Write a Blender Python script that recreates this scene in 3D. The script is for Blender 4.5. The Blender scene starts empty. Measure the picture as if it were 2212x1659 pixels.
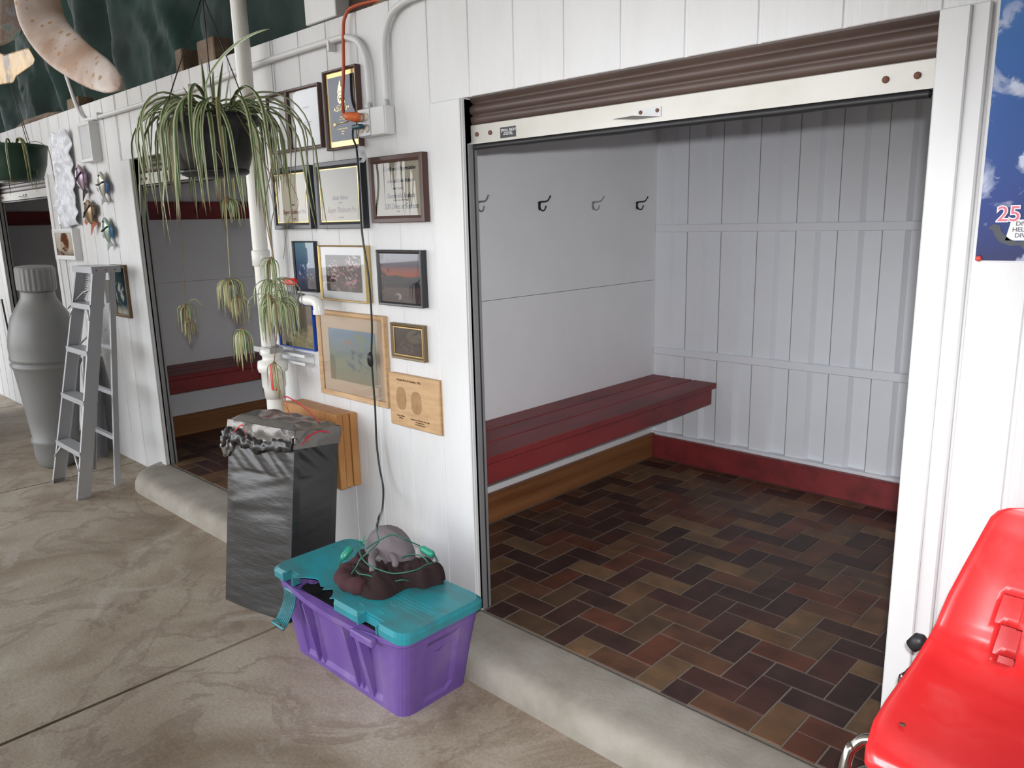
import bpy, bmesh, math, random
from mathutils import Vector, Matrix, noise
C = bpy.context.scene.collection
sc = bpy.context.scene
random.seed(7)
PI = math.pi

# ---------------------------------------------------------------- camera
CR = ((0.7234174, 0.69002755, -0.02300533), (0.12695251, -0.16570091, -0.97797049), (-0.67863858, 0.70456028, -0.20747165))
CAM = Vector((0, 0, 1.6)); FPX = 1665.55
cd = bpy.data.cameras.new('camera'); cam = bpy.data.objects.new('camera', cd); C.objects.link(cam)
cd.sensor_width = 36; cd.lens = FPX / 2212 * 36; cd.clip_start = 0.05
cam.matrix_world = Matrix(((CR[0][0], -CR[1][0], -CR[2][0], CAM.x), (CR[0][1], -CR[1][1], -CR[2][1], CAM.y),
                           (CR[0][2], -CR[1][2], -CR[2][2], CAM.z), (0, 0, 0, 1)))
sc.camera = cam

# ---------------------------------------------------------------- sky, flash, exposure
w = bpy.data.worlds.new('overcast_sky'); sc.world = w; w.use_nodes = True
wn = w.node_tree.nodes; wl = w.node_tree.links
bg = wn['Background']
tc = wn.new('ShaderNodeTexCoord'); sx = wn.new('ShaderNodeSeparateXYZ'); mr = wn.new('ShaderNodeMapRange')
wl.new(tc.outputs['Generated'], sx.inputs[0]); wl.new(sx.outputs['Z'], mr.inputs[0])
mr.inputs[1].default_value = -0.05; mr.inputs[2].default_value = 0.9; mr.inputs[3].default_value = 0; mr.inputs[4].default_value = 1
cr = wn.new('ShaderNodeValToRGB'); cr.color_ramp.elements[0].color = (0.97, 0.98, 1.0, 1); cr.color_ramp.elements[1].color = (0.82, 0.9, 1.0, 1)
wl.new(mr.outputs[0], cr.inputs[0]); wl.new(cr.outputs[0], bg.inputs[0])
bg.inputs[1].default_value = 3.8

# the camera's own flash, just above the lens
fl_ = bpy.data.lights.new('camera_flash', 'SPOT'); fl_.energy = 240; fl_.color = (0.96, 0.97, 1.0); fl_.spot_size = math.radians(77); fl_.spot_blend = 1.0; fl_.shadow_soft_size = 0.02
flo = bpy.data.objects.new('camera_flash', fl_); C.objects.link(flo); flo.location = (0.03, -0.02, 1.68)
flo.rotation_euler = (Vector((-2.15, 2.7, 0.55)) - Vector((0.03, -0.02, 1.68))).to_track_quat('-Z', 'Y').to_euler()
sc.view_settings.view_transform = 'Standard'; sc.view_settings.look = 'None'
sc.view_settings.exposure = 0.22; sc.view_settings.gamma = 1; sc.view_settings.use_curve_mapping = False

# ---------------------------------------------------------------- helpers
def ray(u, v):
    a = ((u - 1106) / FPX, (v - 829.5) / FPX, 1.0)
    return Vector([sum(CR[i][j] * a[i] for i in range(3)) for j in range(3)])
def PY(u, v, y): d = ray(u, v); return CAM + d * ((y - CAM.y) / d.y)
def PZ(u, v, z): d = ray(u, v); return CAM + d * ((z - CAM.z) / d.z)

ORG = {}
class MB:
    """collects geometry for one mesh object"""
    def __init__(s): s.v = []; s.f = []; s.uv = {}; s.sm = set(); s.mi = {}
    def add(s, vs, fs, smooth=False, mi=0, uvs=None):
        n = len(s.v); s.v += [Vector(p) for p in vs]
        for k, f in enumerate(fs):
            i = len(s.f); s.f.append([a + n for a in f])
            if smooth: s.sm.add(i)
            if mi: s.mi[i] = mi
            if uvs: s.uv[i] = [uvs[a] for a in f]
        return s
    def box(s, x0, x1, y0, y1, z0, z1, b=0.0, mi=0, M=None):
        if b <= 0:
            vs = [(x, y, z) for z in (z0, z1) for y in (y0, y1) for x in (x0, x1)]
            fs = [(0, 2, 3, 1), (4, 5, 7, 6), (0, 1, 5, 4), (2, 6, 7, 3), (0, 4, 6, 2), (1, 3, 7, 5)]
        else:
            b = min(b, (x1 - x0) * .45, (y1 - y0) * .45, (z1 - z0) * .45)
            vs = []; fs = []; idx = {}
            for X in (0, 1):
                for Y in (0, 1):
                    for Z in (0, 1):
                        for ax in range(3):
                            p = [(x0, x1)[X], (y0, y1)[Y], (z0, z1)[Z]]
                            sg = [1 - 2 * X, 1 - 2 * Y, 1 - 2 * Z]
                            for k in range(3):
                                if k != ax: p[k] += sg[k] * b
                            idx[X, Y, Z, ax] = len(vs); vs.append(p)
            def q(*a):
                f = [idx[t] for t in a]
                c = sum((Vector(vs[i]) for i in f), Vector()) / len(f)
                cen = Vector(((x0 + x1) / 2, (y0 + y1) / 2, (z0 + z1) / 2))
                nrm = (Vector(vs[f[1]]) - Vector(vs[f[0]])).cross(Vector(vs[f[2]]) - Vector(vs[f[1]]))
                if nrm.dot(c - cen) < 0: f = f[::-1]
                fs.append(f)
            for e in (0, 1):
                q((e, 0, 0, 0), (e, 1, 0, 0), (e, 1, 1, 0), (e, 0, 1, 0))
                q((0, e, 0, 1), (1, e, 0, 1), (1, e, 1, 1), (0, e, 1, 1))
                q((0, 0, e, 2), (1, 0, e, 2), (1, 1, e, 2), (0, 1, e, 2))
                for g in (0, 1):
                    q((0, e, g, 1), (1, e, g, 1), (1, e, g, 2), (0, e, g, 2))
                    q((e, 0, g, 0), (e, 1, g, 0), (e, 1, g, 2), (e, 0, g, 2))
                    q((e, g, 0, 0), (e, g, 1, 0), (e, g, 1, 1), (e, g, 0, 1))
                    for h in (0, 1): q((e, g, h, 0), (e, g, h, 1), (e, g, h, 2))
        if M is not None: vs = [M @ Vector(p) for p in vs]
        return s.add(vs, fs, mi=mi)
    def tube(s, pts, r, n=10, cap=True, mi=0, smooth=True):
        pts = [Vector(p) for p in pts]; rs = r if isinstance(r, (list, tuple)) else [r] * len(pts)
        vs = []; fs = []
        t0 = (pts[1] - pts[0]).normalized(); up = Vector((0, 0, 1)) if abs(t0.z) < .9 else Vector((1, 0, 0))
        nrm = t0.cross(up).normalized()
        for i, p in enumerate(pts):
            t = (pts[min(i + 1, len(pts) - 1)] - pts[max(i - 1, 0)])
            t = t.normalized() if t.length > 1e-9 else t0
            nrm = (nrm - t * nrm.dot(t)); nrm = nrm.normalized() if nrm.length > 1e-6 else t.orthogonal().normalized()
            bi = t.cross(nrm)
            for k in range(n):
                a = 2 * PI * k / n; vs.append(p + (nrm * math.cos(a) + bi * math.sin(a)) * rs[i])
        for i in range(len(pts) - 1):
            for k in range(n): fs.append((i * n + k, i * n + (k + 1) % n, (i + 1) * n + (k + 1) % n, (i + 1) * n + k))
        if cap: fs.append(tuple(range(n))[::-1]); fs.append(tuple(range((len(pts) - 1) * n, len(pts) * n)))
        return s.add(vs, fs, smooth, mi)
    def cyl(s, a, b, r, n=16, mi=0): return s.tube([a, b], r, n, mi=mi, smooth=False)
    def lathe(s, c, prof, n=32, mi=0, smooth=True, M=None):
        vs = []; fs = []
        for r, z in prof:
            for k in range(n):
                a = 2 * PI * k / n; p = Vector((c[0] + r * math.cos(a), c[1] + r * math.sin(a), c[2] + z)); vs.append(M @ p if M else p)
        for i in range(len(prof) - 1):
            for k in range(n): fs.append((i * n + k, i * n + (k + 1) % n, (i + 1) * n + (k + 1) % n, (i + 1) * n + k))
        if prof[0][0] > 1e-5: fs.append(tuple(range(n))[::-1])
        if prof[-1][0] > 1e-5: fs.append(tuple(range((len(prof) - 1) * n, len(prof) * n)))
        return s.add(vs, fs, smooth, mi)
    def prism(s, outline, vec, mi=0):
        """planar outline (3-D points) pushed along vec"""
        n = len(outline); vec = Vector(vec); a = [Vector(p) for p in outline]; vs = a + [p + vec for p in a]
        nrm = Vector()
        for i in range(n): nrm += a[i].cross(a[(i + 1) % n])
        fs = [tuple(range(n)), tuple(range(2 * n - 1, n - 1, -1))] + [((i + 1) % n, i, n + i, n + (i + 1) % n) for i in range(n)]
        if nrm.dot(vec) > 0: fs = [f[::-1] for f in fs]
        return s.add(vs, fs, mi=mi)
    def grid(s, fn, nu, nv, smooth=True, mi=0, closeu=False):
        vs = []; uvs = []
        for j in range(nv + 1):
            for i in range(nu + 1):
                vs.append(fn(i / nu, j / nv)); uvs.append((i / nu, j / nv))
        fs = [(j * (nu + 1) + i, j * (nu + 1) + i + 1, (j + 1) * (nu + 1) + i + 1, (j + 1) * (nu + 1) + i) for j in range(nv) for i in range(nu)]
        return s.add(vs, fs, smooth, mi, uvs)
    def quad(s, a, b, c, d, mi=0): return s.add([a, b, c, d], [(0, 1, 2, 3)], mi=mi, uvs=[(0, 0), (1, 0), (1, 1), (0, 1)])

def link(name, mb, mats, parent=None, org=None):
    org = Vector(org) if org is not None else (ORG[parent.name] if parent else Vector())
    me = bpy.data.meshes.new(name); me.from_pydata([p - org for p in mb.v], [], mb.f)
    if not isinstance(mats, (list, tuple)): mats = [mats]
    for m in mats: me.materials.append(m)
    if mb.sm or mb.mi:
        for i, p in enumerate(me.polygons):
            if i in mb.sm: p.use_smooth = True
            if i in mb.mi: p.material_index = mb.mi[i]
    if mb.uv:
        l = me.uv_layers.new(name='UVMap')
        for i, p in enumerate(me.polygons):
            if i in mb.uv:
                for k, li in enumerate(p.loop_indices): l.data[li].uv = mb.uv[i][k]
    me.update()
    o = bpy.data.objects.new(name, me); C.objects.link(o)
    if parent: o.parent = parent; o.location = org - ORG[parent.name]
    else: o.location = org
    ORG[o.name] = org; return o
def tag(o, label=None, cat=None, group=None, kind=None):
    if label: o['label'] = label
    if cat: o['category'] = cat
    if group: o['group'] = group
    if kind: o['kind'] = kind
    return o
def thing(name, label, cat, loc, group=None):
    o = bpy.data.objects.new(name, None); o.empty_display_size = .05; C.objects.link(o); o.location = loc; ORG[o.name] = Vector(loc)
    return tag(o, label, cat, group)
def struct(name, mb, m, parent=None, label=None, cat=None):
    o = link(name, mb, m, parent)
    if not parent: tag(o, label, cat, kind='structure')
    return o

# ---------------------------------------------------------------- materials
MATS = {}
def mat(name, col, rough=.6, metal=0, bump=None, var=None, spec=.5, coat=0, trans=0, sheen=0):
    """bump=(scale, strength, dist, stretchXYZ)  var=(scale, [(pos,col)...], stretch)"""
    m = bpy.data.materials.new(name); m.use_nodes = True; nt = m.node_tree; N = nt.nodes; L = nt.links; b = N['Principled BSDF']
    b.inputs['Base Color'].default_value = (*col, 1); b.inputs['Roughness'].default_value = rough; b.inputs['Metallic'].default_value = metal
    b.inputs['Specular IOR Level'].default_value = spec; b.inputs['Coat Weight'].default_value = coat; b.inputs['Coat Roughness'].default_value = .08
    b.inputs['Transmission Weight'].default_value = trans; b.inputs['Sheen Weight'].default_value = sheen
    if var or bump: t = N.new('ShaderNodeTexCoord')
    if var:
        mp = N.new('ShaderNodeMapping'); mp.inputs['Scale'].default_value = var[2] if len(var) > 2 else (1, 1, 1)
        n = N.new('ShaderNodeTexNoise'); n.inputs['Scale'].default_value = var[0]; n.inputs['Detail'].default_value = 6; n.inputs['Roughness'].default_value = .6
        r = N.new('ShaderNodeValToRGB'); e = r.color_ramp.elements
        e[0].position = var[1][0][0]; e[0].color = (*var[1][0][1], 1); e[1].position = var[1][-1][0]; e[1].color = (*var[1][-1][1], 1)
        for p, c in var[1][1:-1]: x = e.new(p); x.color = (*c, 1)
        L.new(t.outputs['Object'], mp.inputs[0]); L.new(mp.outputs[0], n.inputs[0]); L.new(n.outputs[0], r.inputs[0]); L.new(r.outputs[0], b.inputs['Base Color'])
    if bump:
        mp = N.new('ShaderNodeMapping'); mp.inputs['Scale'].default_value = bump[3] if len(bump) > 3 else (1, 1, 1)
        n = N.new('ShaderNodeTexNoise'); n.inputs['Scale'].default_value = bump[0]; n.inputs['Detail'].default_value = 5
        bp = N.new('ShaderNodeBump'); bp.inputs['Strength'].default_value = bump[1]; bp.inputs['Distance'].default_value = bump[2]
        L.new(t.outputs['Object'], mp.inputs[0]); L.new(mp.outputs[0], n.inputs[0]); L.new(n.outputs[0], bp.inputs['Height']); L.new(bp.outputs[0], b.inputs['Normal'])
    MATS[name] = m; return m
def nodes(m): return m.node_tree.nodes, m.node_tree.links, m.node_tree.nodes['Principled BSDF']

siding = mat('white_painted_siding', (.80, .80, .79), .55, bump=(9, .75, .004, (9, 9, .8)), var=(1.4, [(.25, (.62, .605, .58)), (.5, (.68, .68, .68)), (.8, (.71, .715, .72))], (3, 3, .7)))
trimw = mat('white_painted_trim', (.80, .80, .80), .45, bump=(12, .12, .002, (5, 5, .5)), var=(2, [(.3, (.64, .64, .63)), (.7, (.71, .715, .72))], (2, 2, .8)))
ply = mat('white_painted_plywood', (.85, .85, .86), .6, bump=(40, .1, .001), var=(2.5, [(.3, (.83, .83, .84)), (.7, (.88, .88, .89))]))
corr = mat('white_painted_corrugated_metal', (.68, .70, .74), .5, bump=(25, .1, .001), var=(3, [(.3, (.76, .78, .82)), (.7, (.81, .825, .85))]))
redpaint = mat('barn_red_paint', (.21, .027, .028), .5, bump=(30, .3, .001, (1, .15, 1)), var=(7, [(.3, (.13, .02, .02)), (.55, (.24, .03, .032)), (.8, (.29, .045, .045))], (1, .3, 1)))
brownbase = mat('stained_brown_board', (.25, .10, .035), .5, bump=(20, .2, .001, (1, .1, 3)), var=(6, [(.3, (.17, .06, .02)), (.7, (.32, .14, .05))], (1, .15, 4)))
concrete = mat('stained_concrete', (.36, .31, .26), .8)
def conc(m):
    N, L, b = nodes(m); t = N.new('ShaderNodeTexCoord')
    def nz(s, d=8, r=.6, dist=0):
        n = N.new('ShaderNodeTexNoise'); n.inputs['Scale'].default_value = s; n.inputs['Detail'].default_value = d; n.inputs['Roughness'].default_value = r
        n.inputs['Distortion'].default_value = dist; L.new(t.outputs['Object'], n.inputs[0]); return n
    def ramp(src, els):
        r = N.new('ShaderNodeValToRGB'); e = r.color_ramp.elements
        e[0].position, e[0].color = els[0][0], (*els[0][1], 1); e[1].position, e[1].color = els[-1][0], (*els[-1][1], 1)
        for p, c in els[1:-1]: x = e.new(p); x.color = (*c, 1)
        L.new(src.outputs[0], r.inputs[0]); return r
    def mix(a, bb, f, typ='MIX'):
        x = N.new('ShaderNodeMix'); x.data_type = 'RGBA'; x.blend_type = typ
        L.new(a.outputs[0] if a.bl_idname != 'ShaderNodeMix' else a.outputs[2], x.inputs[6]); L.new(bb.outputs[0], x.inputs[7])
        if isinstance(f, float): x.inputs[0].default_value = f
        else: L.new(f.outputs[0], x.inputs[0])
        return x
    n1 = ramp(nz(1.3, 9, .62, .8), [(.32, (.22, .17, .115)), (.46, (.32, .262, .20)), (.56, (.385, .33, .262)), (.7, (.44, .39, .32))])
    wear = ramp(nz(1.5, 12, .62, 1.0), [(.45, (0, 0, 0)), (.5, (.45, .45, .45)), (.52, (0, 0, 0))])
    dark = N.new('ShaderNodeRGB'); dark.outputs[0].default_value = (.17, .115, .08, 1)
    m1 = mix(n1, dark, wear)
    lim = ramp(nz(3.1, 10, .65, 1.0), [(.58, (0, 0, 0)), (.72, (.55, .55, .55))])
    wh = N.new('ShaderNodeRGB'); wh.outputs[0].default_value = (.52, .49, .45, 1)
    m2 = mix(m1, wh, lim)
    fine = ramp(nz(90, 4), [(.3, (.8, .8, .8)), (.7, (1.12, 1.1, 1.08))])
    m3 = mix(m2, fine, 1.0, 'MULTIPLY')
    L.new(m3.outputs[2], b.inputs['Base Color'])
    bp = N.new('ShaderNodeBump'); bp.inputs['Strength'].default_value = .5; bp.inputs['Distance'].default_value = .004
    L.new(nz(14, 8, .7).outputs[0], bp.inputs['Height']); L.new(bp.outputs[0], b.inputs['Normal'])
conc(concrete)
curbm = mat('grey_concrete_kerb', (.33, .31, .27), .85, bump=(60, .5, .002), var=(5, [(.3, (.25, .22, .18)), (.6, (.35, .325, .28)), (.8, (.42, .395, .355))]))
mortar = mat('grey_mortar', (.20, .17, .14), .9, bump=(80, .5, .002))
brick = mat('paver_brick', (.2, .1, .06), .55)
def brickm(m):
    N, L, b = nodes(m); oi = N.new('ShaderNodeObjectInfo'); r = N.new('ShaderNodeValToRGB'); e = r.color_ramp.elements; r.color_ramp.interpolation = 'CONSTANT'
    cols = [(.150, .080, .040), (.062, .030, .022), (.120, .056, .032), (.165, .098, .050), (.050, .025, .021), (.120, .042, .024), (.100, .058, .033), (.068, .028, .021)]
    e[0].color = (*cols[0], 1); e[1].position = .125; e[1].color = (*cols[1], 1)
    for k in range(2, 8): x = e.new(k * .125); x.color = (*cols[k], 1)
    L.new(oi.outputs['Random'], r.inputs[0])
    t = N.new('ShaderNodeTexCoord'); n = N.new('ShaderNodeTexNoise'); n.inputs['Scale'].default_value = 9; n.inputs['Detail'].default_value = 8
    L.new(t.outputs['Object'], n.inputs[0]); x = N.new('ShaderNodeMix'); x.data_type = 'RGBA'; x.blend_type = 'MULTIPLY'; x.inputs[0].default_value = 1
    r2 = N.new('ShaderNodeValToRGB'); r2.color_ramp.elements[0].position = .3; r2.color_ramp.elements[0].color = (.65, .65, .68, 1); r2.color_ramp.elements[1].position = .7; r2.color_ramp.elements[1].color = (1.3, 1.25, 1.2, 1)
    L.new(n.outputs[0], r2.inputs[0]); L.new(r.outputs[0], x.inputs[6]); L.new(r2.outputs[0], x.inputs[7]); L.new(x.outputs[2], b.inputs['Base Color'])
    bp = N.new('ShaderNodeBump'); bp.inputs['Strength'].default_value = .35; bp.inputs['Distance'].default_value = .003
    n2 = N.new('ShaderNodeTexNoise'); n2.inputs['Scale'].default_value = 45; L.new(t.outputs['Object'], n2.inputs[0]); L.new(n2.outputs[0], bp.inputs['Height']); L.new(bp.outputs[0], b.inputs['Normal'])
brickm(brick)
darkmetal = mat('brown_painted_shutter', (.085, .055, .045), .4, bump=(30, .2, .001, (.2, 1, 1)), var=(6, [(.3, (.06, .038, .032)), (.7, (.11, .072, .058))], (.3, 1, 1)))
alu = mat('dull_aluminium', (.50, .48, .44), .45, .35, var=(3, [(.3, (.40, .38, .33)), (.7, (.55, .54, .51))], (.5, 1, 1)))
ladal = mat('bright_aluminium', (.52, .53, .55), .38, .55, bump=(60, .1, .0005, (1, 1, .05)))
rubber = mat('black_rubber', (.02, .02, .022), .45)
rust = mat('rusty_bolt', (.16, .07, .045), .8)
blackp = mat('black_plastic', (.015, .015, .017), .4)
whitep = mat('white_pvc', (.80, .79, .74), .3)
galv = mat('galvanised_metal', (.42, .42, .42), .45, .6, bump=(30, .3, .001))
woodd = mat('dark_brown_wood', (.075, .035, .028), .4, bump=(20, .3, .001, (1, 1, 6)))
woodblk = mat('black_wood', (.02, .02, .024), .3)
woodlt = mat('light_oak_wood', (.52, .33, .17), .5, bump=(20, .2, .001, (1, 1, 8)), var=(8, [(.3, (.43, .26, .13)), (.7, (.58, .38, .20))], (1, 1, 6)))
woodorg = mat('orange_stained_wood', (.42, .19, .06), .45, var=(8, [(.3, (.33, .13, .035)), (.7, (.48, .24, .08))], (6, 1, .5)))
goldm = mat('brass_gold', (.62, .45, .19), .3, .85)
blue = mat('royal_blue_paint', (.012, .07, .38), .3)
paper = mat('cream_certificate_paper', (.62, .57, .46), .6)
papw = mat('white_paper', (.82, .82, .82), .6)
ink = mat('dark_ink', (.06, .06, .07), .6); inkgold = mat('gold_lettering', (.80, .68, .42), .35, .5); inkred = mat('faded_red_ink', (.35, .2, .17), .6)
glass = bpy.data.materials.new('frame_glass'); glass.use_nodes = True
N = glass.node_tree.nodes; L = glass.node_tree.links; N.remove(N['Principled BSDF'])
tr = N.new('ShaderNodeBsdfTransparent'); gl = N.new('ShaderNodeBsdfGlossy'); gl.inputs['Roughness'].default_value = .02; fr = N.new('ShaderNodeFresnel'); fr.inputs[0].default_value = 1.75; mx = N.new('ShaderNodeMixShader')
L.new(fr.outputs[0], mx.inputs[0]); L.new(tr.outputs[0], mx.inputs[1]); L.new(gl.outputs[0], mx.inputs[2]); L.new(mx.outputs[0], N['Material Output'].inputs[0])
orangecord = mat('orange_red_cord', (.50, .085, .03), .45)
orangeplug = mat('orange_plug', (.80, .17, .05), .4)
greencord = mat('green_string_light_cord', (.03, .15, .10), .4); greenplug = mat('green_plug', (.03, .30, .20), .3); darkcord = mat('dark_green_cord', (.012, .02, .018), .35)
tarpm = mat('dark_green_tarpaulin', (.018, .055, .042), .7, spec=.25, bump=(9, .5, .01), var=(3, [(.3, (.004, .016, .013)), (.7, (.012, .04, .031))]))
greyhdpe = mat('grey_moulded_plastic', (.20, .20, .195), .42, bump=(40, .15, .001, (1, 1, .1)))
teal = mat('teal_plastic', (.018, .27, .33), .38, bump=(40, .15, .001), var=(7, [(.3, (.05, .17, .19)), (.5, (.03, .24, .28)), (.65, (.02, .28, .34))], (1, 2, 1)))
purple = mat('purple_plastic', (.14, .07, .31), .45, var=(6, [(.3, (.125, .06, .29)), (.55, (.165, .09, .33)), (.8, (.24, .17, .34))], (1, 1, .6)))
bagm = mat('black_bag_film', (.022, .021, .021), .36, bump=(6, .35, .01, (1.2, 1.2, 4)), spec=.75)
bagm2 = mat('silvery_thin_film', (.16, .15, .14), .22, .35, bump=(9, .6, .015), spec=.8)
redrib = mat('red_ribbon', (.62, .01, .03), .4)
maroon = mat('maroon_fleece', (.022, .0085, .009), .95, bump=(90, .8, .004))
greyfl = mat('grey_fleece', (.17, .145, .155), .95, bump=(160, .6, .002))
darkcl = mat('dark_cloth', (.012, .012, .015), .9, bump=(60, .6, .003))
redch = mat('red_shell_plastic', (.85, .022, .024), .36, bump=(50, .1, .0006), var=(5, [(.3, (.80, .020, .022)), (.55, (.88, .03, .032)), (.72, (.88, .09, .09))]))
chrome = mat('chrome', (.6, .58, .55), .18, 1)
valvered = mat('valve_red', (.65, .015, .02), .35)
potm = mat('black_pot_plastic', (.02, .021, .024), .35); potg = mat('green_pot_plastic', (.015, .05, .032), .4); soil = mat('potting_soil', (.03, .02, .014), .9)
drystem = mat('dry_plant_stem', (.22, .15, .07), .7); palestem = mat('pale_runner_stem', (.42, .36, .20), .6); dryleaf = mat('brown_dry_leaf', (.20, .12, .06), .7)
whiteb = mat('white_crumpled_plastic', (.70, .72, .77), .25, bump=(14, .8, .015))
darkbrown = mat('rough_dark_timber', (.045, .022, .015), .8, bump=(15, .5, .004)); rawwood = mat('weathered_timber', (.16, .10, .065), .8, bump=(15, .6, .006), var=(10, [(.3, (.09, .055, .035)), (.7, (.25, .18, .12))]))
roofm = mat('pale_bounce_roof', (.82, .82, .81), .8)
stepshade = mat('grey_step_shadow', (.30, .305, .32), .8)  # tone of the shadow lines at the corrugation steps
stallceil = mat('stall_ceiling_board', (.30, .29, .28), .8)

def leafmat(name, edge, mid):
    m = mat(name, mid, .45); N, L, b = nodes(m); u = N.new('ShaderNodeUVMap'); s = N.new('ShaderNodeSeparateXYZ'); L.new(u.outputs[0], s.inputs[0])
    r = N.new('ShaderNodeValToRGB'); e = r.color_ramp.elements; r.color_ramp.interpolation = 'LINEAR'
    e[0].color = (*edge, 1); e[1].position = 1; e[1].color = (*edge, 1)
    for p, c in ((.24, edge), (.30, mid), (.70, mid), (.76, edge)): x = e.new(p); x.color = (*c, 1)
    L.new(s.outputs[0], r.inputs[0])
    r2 = N.new('ShaderNodeValToRGB'); r2.color_ramp.elements[0].position = .86; r2.color_ramp.elements[0].color = (0, 0, 0, 1); r2.color_ramp.elements[1].position = 1; r2.color_ramp.elements[1].color = (1, 1, 1, 1)
    L.new(s.outputs[1], r2.inputs[0]); x = N.new('ShaderNodeMix'); x.data_type = 'RGBA'; L.new(r2.outputs[0], x.inputs[0]); L.new(r.outputs[0], x.inputs[6]); x.inputs[7].default_value = (.22, .14, .06, 1)
    L.new(x.outputs[2], b.inputs['Base Color']); b.inputs['Transmission Weight'].default_value = 0
    return m
leafA = leafmat('striped_leaf', (.50, .52, .33), (.085, .16, .035))
leafB = leafmat('pale_striped_leaf', (.10, .19, .05), (.55, .56, .38))
leafC = leafmat('yellowing_leaf', (.50, .46, .24), (.26, .26, .09))

# ================================================================ STRUCTURE
YW = 1.91          # face of the siding
ZH = 2.015         # head of the door openings
ZT = 2.40          # top of the wall
OP = [(-8.05, -6.58), (-4.95, -3.44), (-2.04, -0.548)]   # openings
# ground: concrete slabs with sawn joints
fl = MB().box(-26, 12, -26, 5.2, -.16, -.045)
floor = struct('floor', fl, concrete)
xs = [-14, -11.1, -8.3, -5.52, -2.705, .12, 3.0, 6]; ys = [-9, -6, -3, 0.2, 1.93]
xs = [-26] + xs + [12]; ys = [-26] + ys
for i in range(len(xs) - 1):
    for j in range(len(ys) - 1):
        g = .008
        if xs[i] > -9 and j == len(ys) - 3: pass
        struct('concrete_slab', MB().box(xs[i] + g, xs[i + 1] - g, ys[j] + (0 if ys[j + 1] > -2.9 else g), ys[j + 1], -.10, 0), concrete, floor)

# step of grey concrete in front of the stalls
def kerb(x0, x1, rl):
    m = MB(); prof = [(1.655, -.02), (1.655, .02), (1.66, .055), (1.675, .083), (1.70, .094), (1.725, .0985), (1.76, .0995), (1.80, .0998), (1.86, .0999), (1.90, .0999), (1.913, .0985), (1.914, .02)]
    n = 40; pts = []
    xs_ = [x0 + (x1 - x0) * i / n for i in range(n + 1)]
    xs_ = [x0, x0 + .02, x0 + .05, x0 + .1, x0 + .16, x0 + .24] + [x for x in xs_ if x > x0 + .26]
    for x in xs_:
        k = max(0, 1 - (x - x0) / .24); off = .24 * (1 - math.sqrt(max(0, 1 - k * k))) if rl else 0
        for (y, z) in prof: pts.append((x, min(1.9145, y + off * (1 if y < 1.9 else 0)), z + (0 if z < .05 or y > 1.89 else .003 * noise.noise(Vector((x * 3, y * 5, 0))))))
    P = len(prof); fs = [(i * P + k, i * P + k + 1, (i + 1) * P + k + 1, (i + 1) * P + k) for i in range(len(xs_) - 1) for k in range(P - 1)]
    m.add(pts, [f[::-1] for f in fs], True); m.add(pts[:P], [tuple(range(P))]); m.add(pts[-P:], [tuple(range(P))[::-1]])
    return m
struct('trim_1', kerb(-5.07, 3.0, True), curbm, label='grey concrete step along the foot of the stalls', cat='step')

# siding wall: backing sheet with an opening for every door, then the boards
back = MB()
segs = [(-10.2, OP[0][0])] + [(OP[i][1], OP[i + 1][0]) for i in range(2)] + [(OP[2][1], 3.0)]
for a, b in segs: back.box(a, b, 1.9135, 1.965, .0, ZT)
for a, b in OP: back.box(a, b, 1.9135, 1.965, ZH, ZT)
wall_front = struct('wall_front', back, siding)
x = -10.2 + .0; pitch = .2085
k0 = math.floor((-10.2 + 2.005) / pitch)
k = k0
TR = .165; TRR = .095
cuts = []
while -2.005 + k * pitch < 3.0:
    a = -2.005 + k * pitch; b = a + pitch; k += 1
    a2, b2 = max(a, -10.2), min(b, 3.0)
    def pieces(a_, b_):
        # split by openings (with their trims)
        edges = [a_, b_]
        for o0, o1 in OP:
            for e_ in (o0 - TR, o1 + (TRR if o1 > -1 else TR)):
                if a_ < e_ < b_: edges.append(e_)
        edges.sort(); return list(zip(edges[:-1], edges[1:]))
    for p0, p1 in pieces(a2, b2):
        if p1 - p0 < .012: continue
        mid = (p0 + p1) / 2; inop = [o for o in OP if o[0] - TR - 1e-4 < mid < o[1] + (TRR if o[1] > -1 else TR) + 1e-4]
        g = .0045
        zb = ZH + (0.0) if inop else (.0 if mid < -5.0 else .105)
        struct('siding_board', MB().box(p0 + g, p1 - g, YW, 1.9155, zb, ZT + .012 * math.sin(p0 * 7) * 0, b=.0018), siding, wall_front)

# corner trims beside the openings
n = 0
for o0, o1 in OP:
    for a, b, sgn in ((o0 - TR, o0, 1), (o1, o1 + (TRR if o1 > -1 else TR), -1)):
        zb = .0 if b < -4.9 else .10
        m = MB().box(a, b, YW - .012, 1.965, zb, ZH, b=.004)
        inner = b if sgn > 0 else a
        m.box(min(inner, inner - sgn * .06), max(inner, inner - sgn * .06), YW - .022, YW - .010, zb, ZH - .002, b=.003)
        n += 1
        struct('trim_%d' % (n + 1), m, trimw, label=None)
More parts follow.
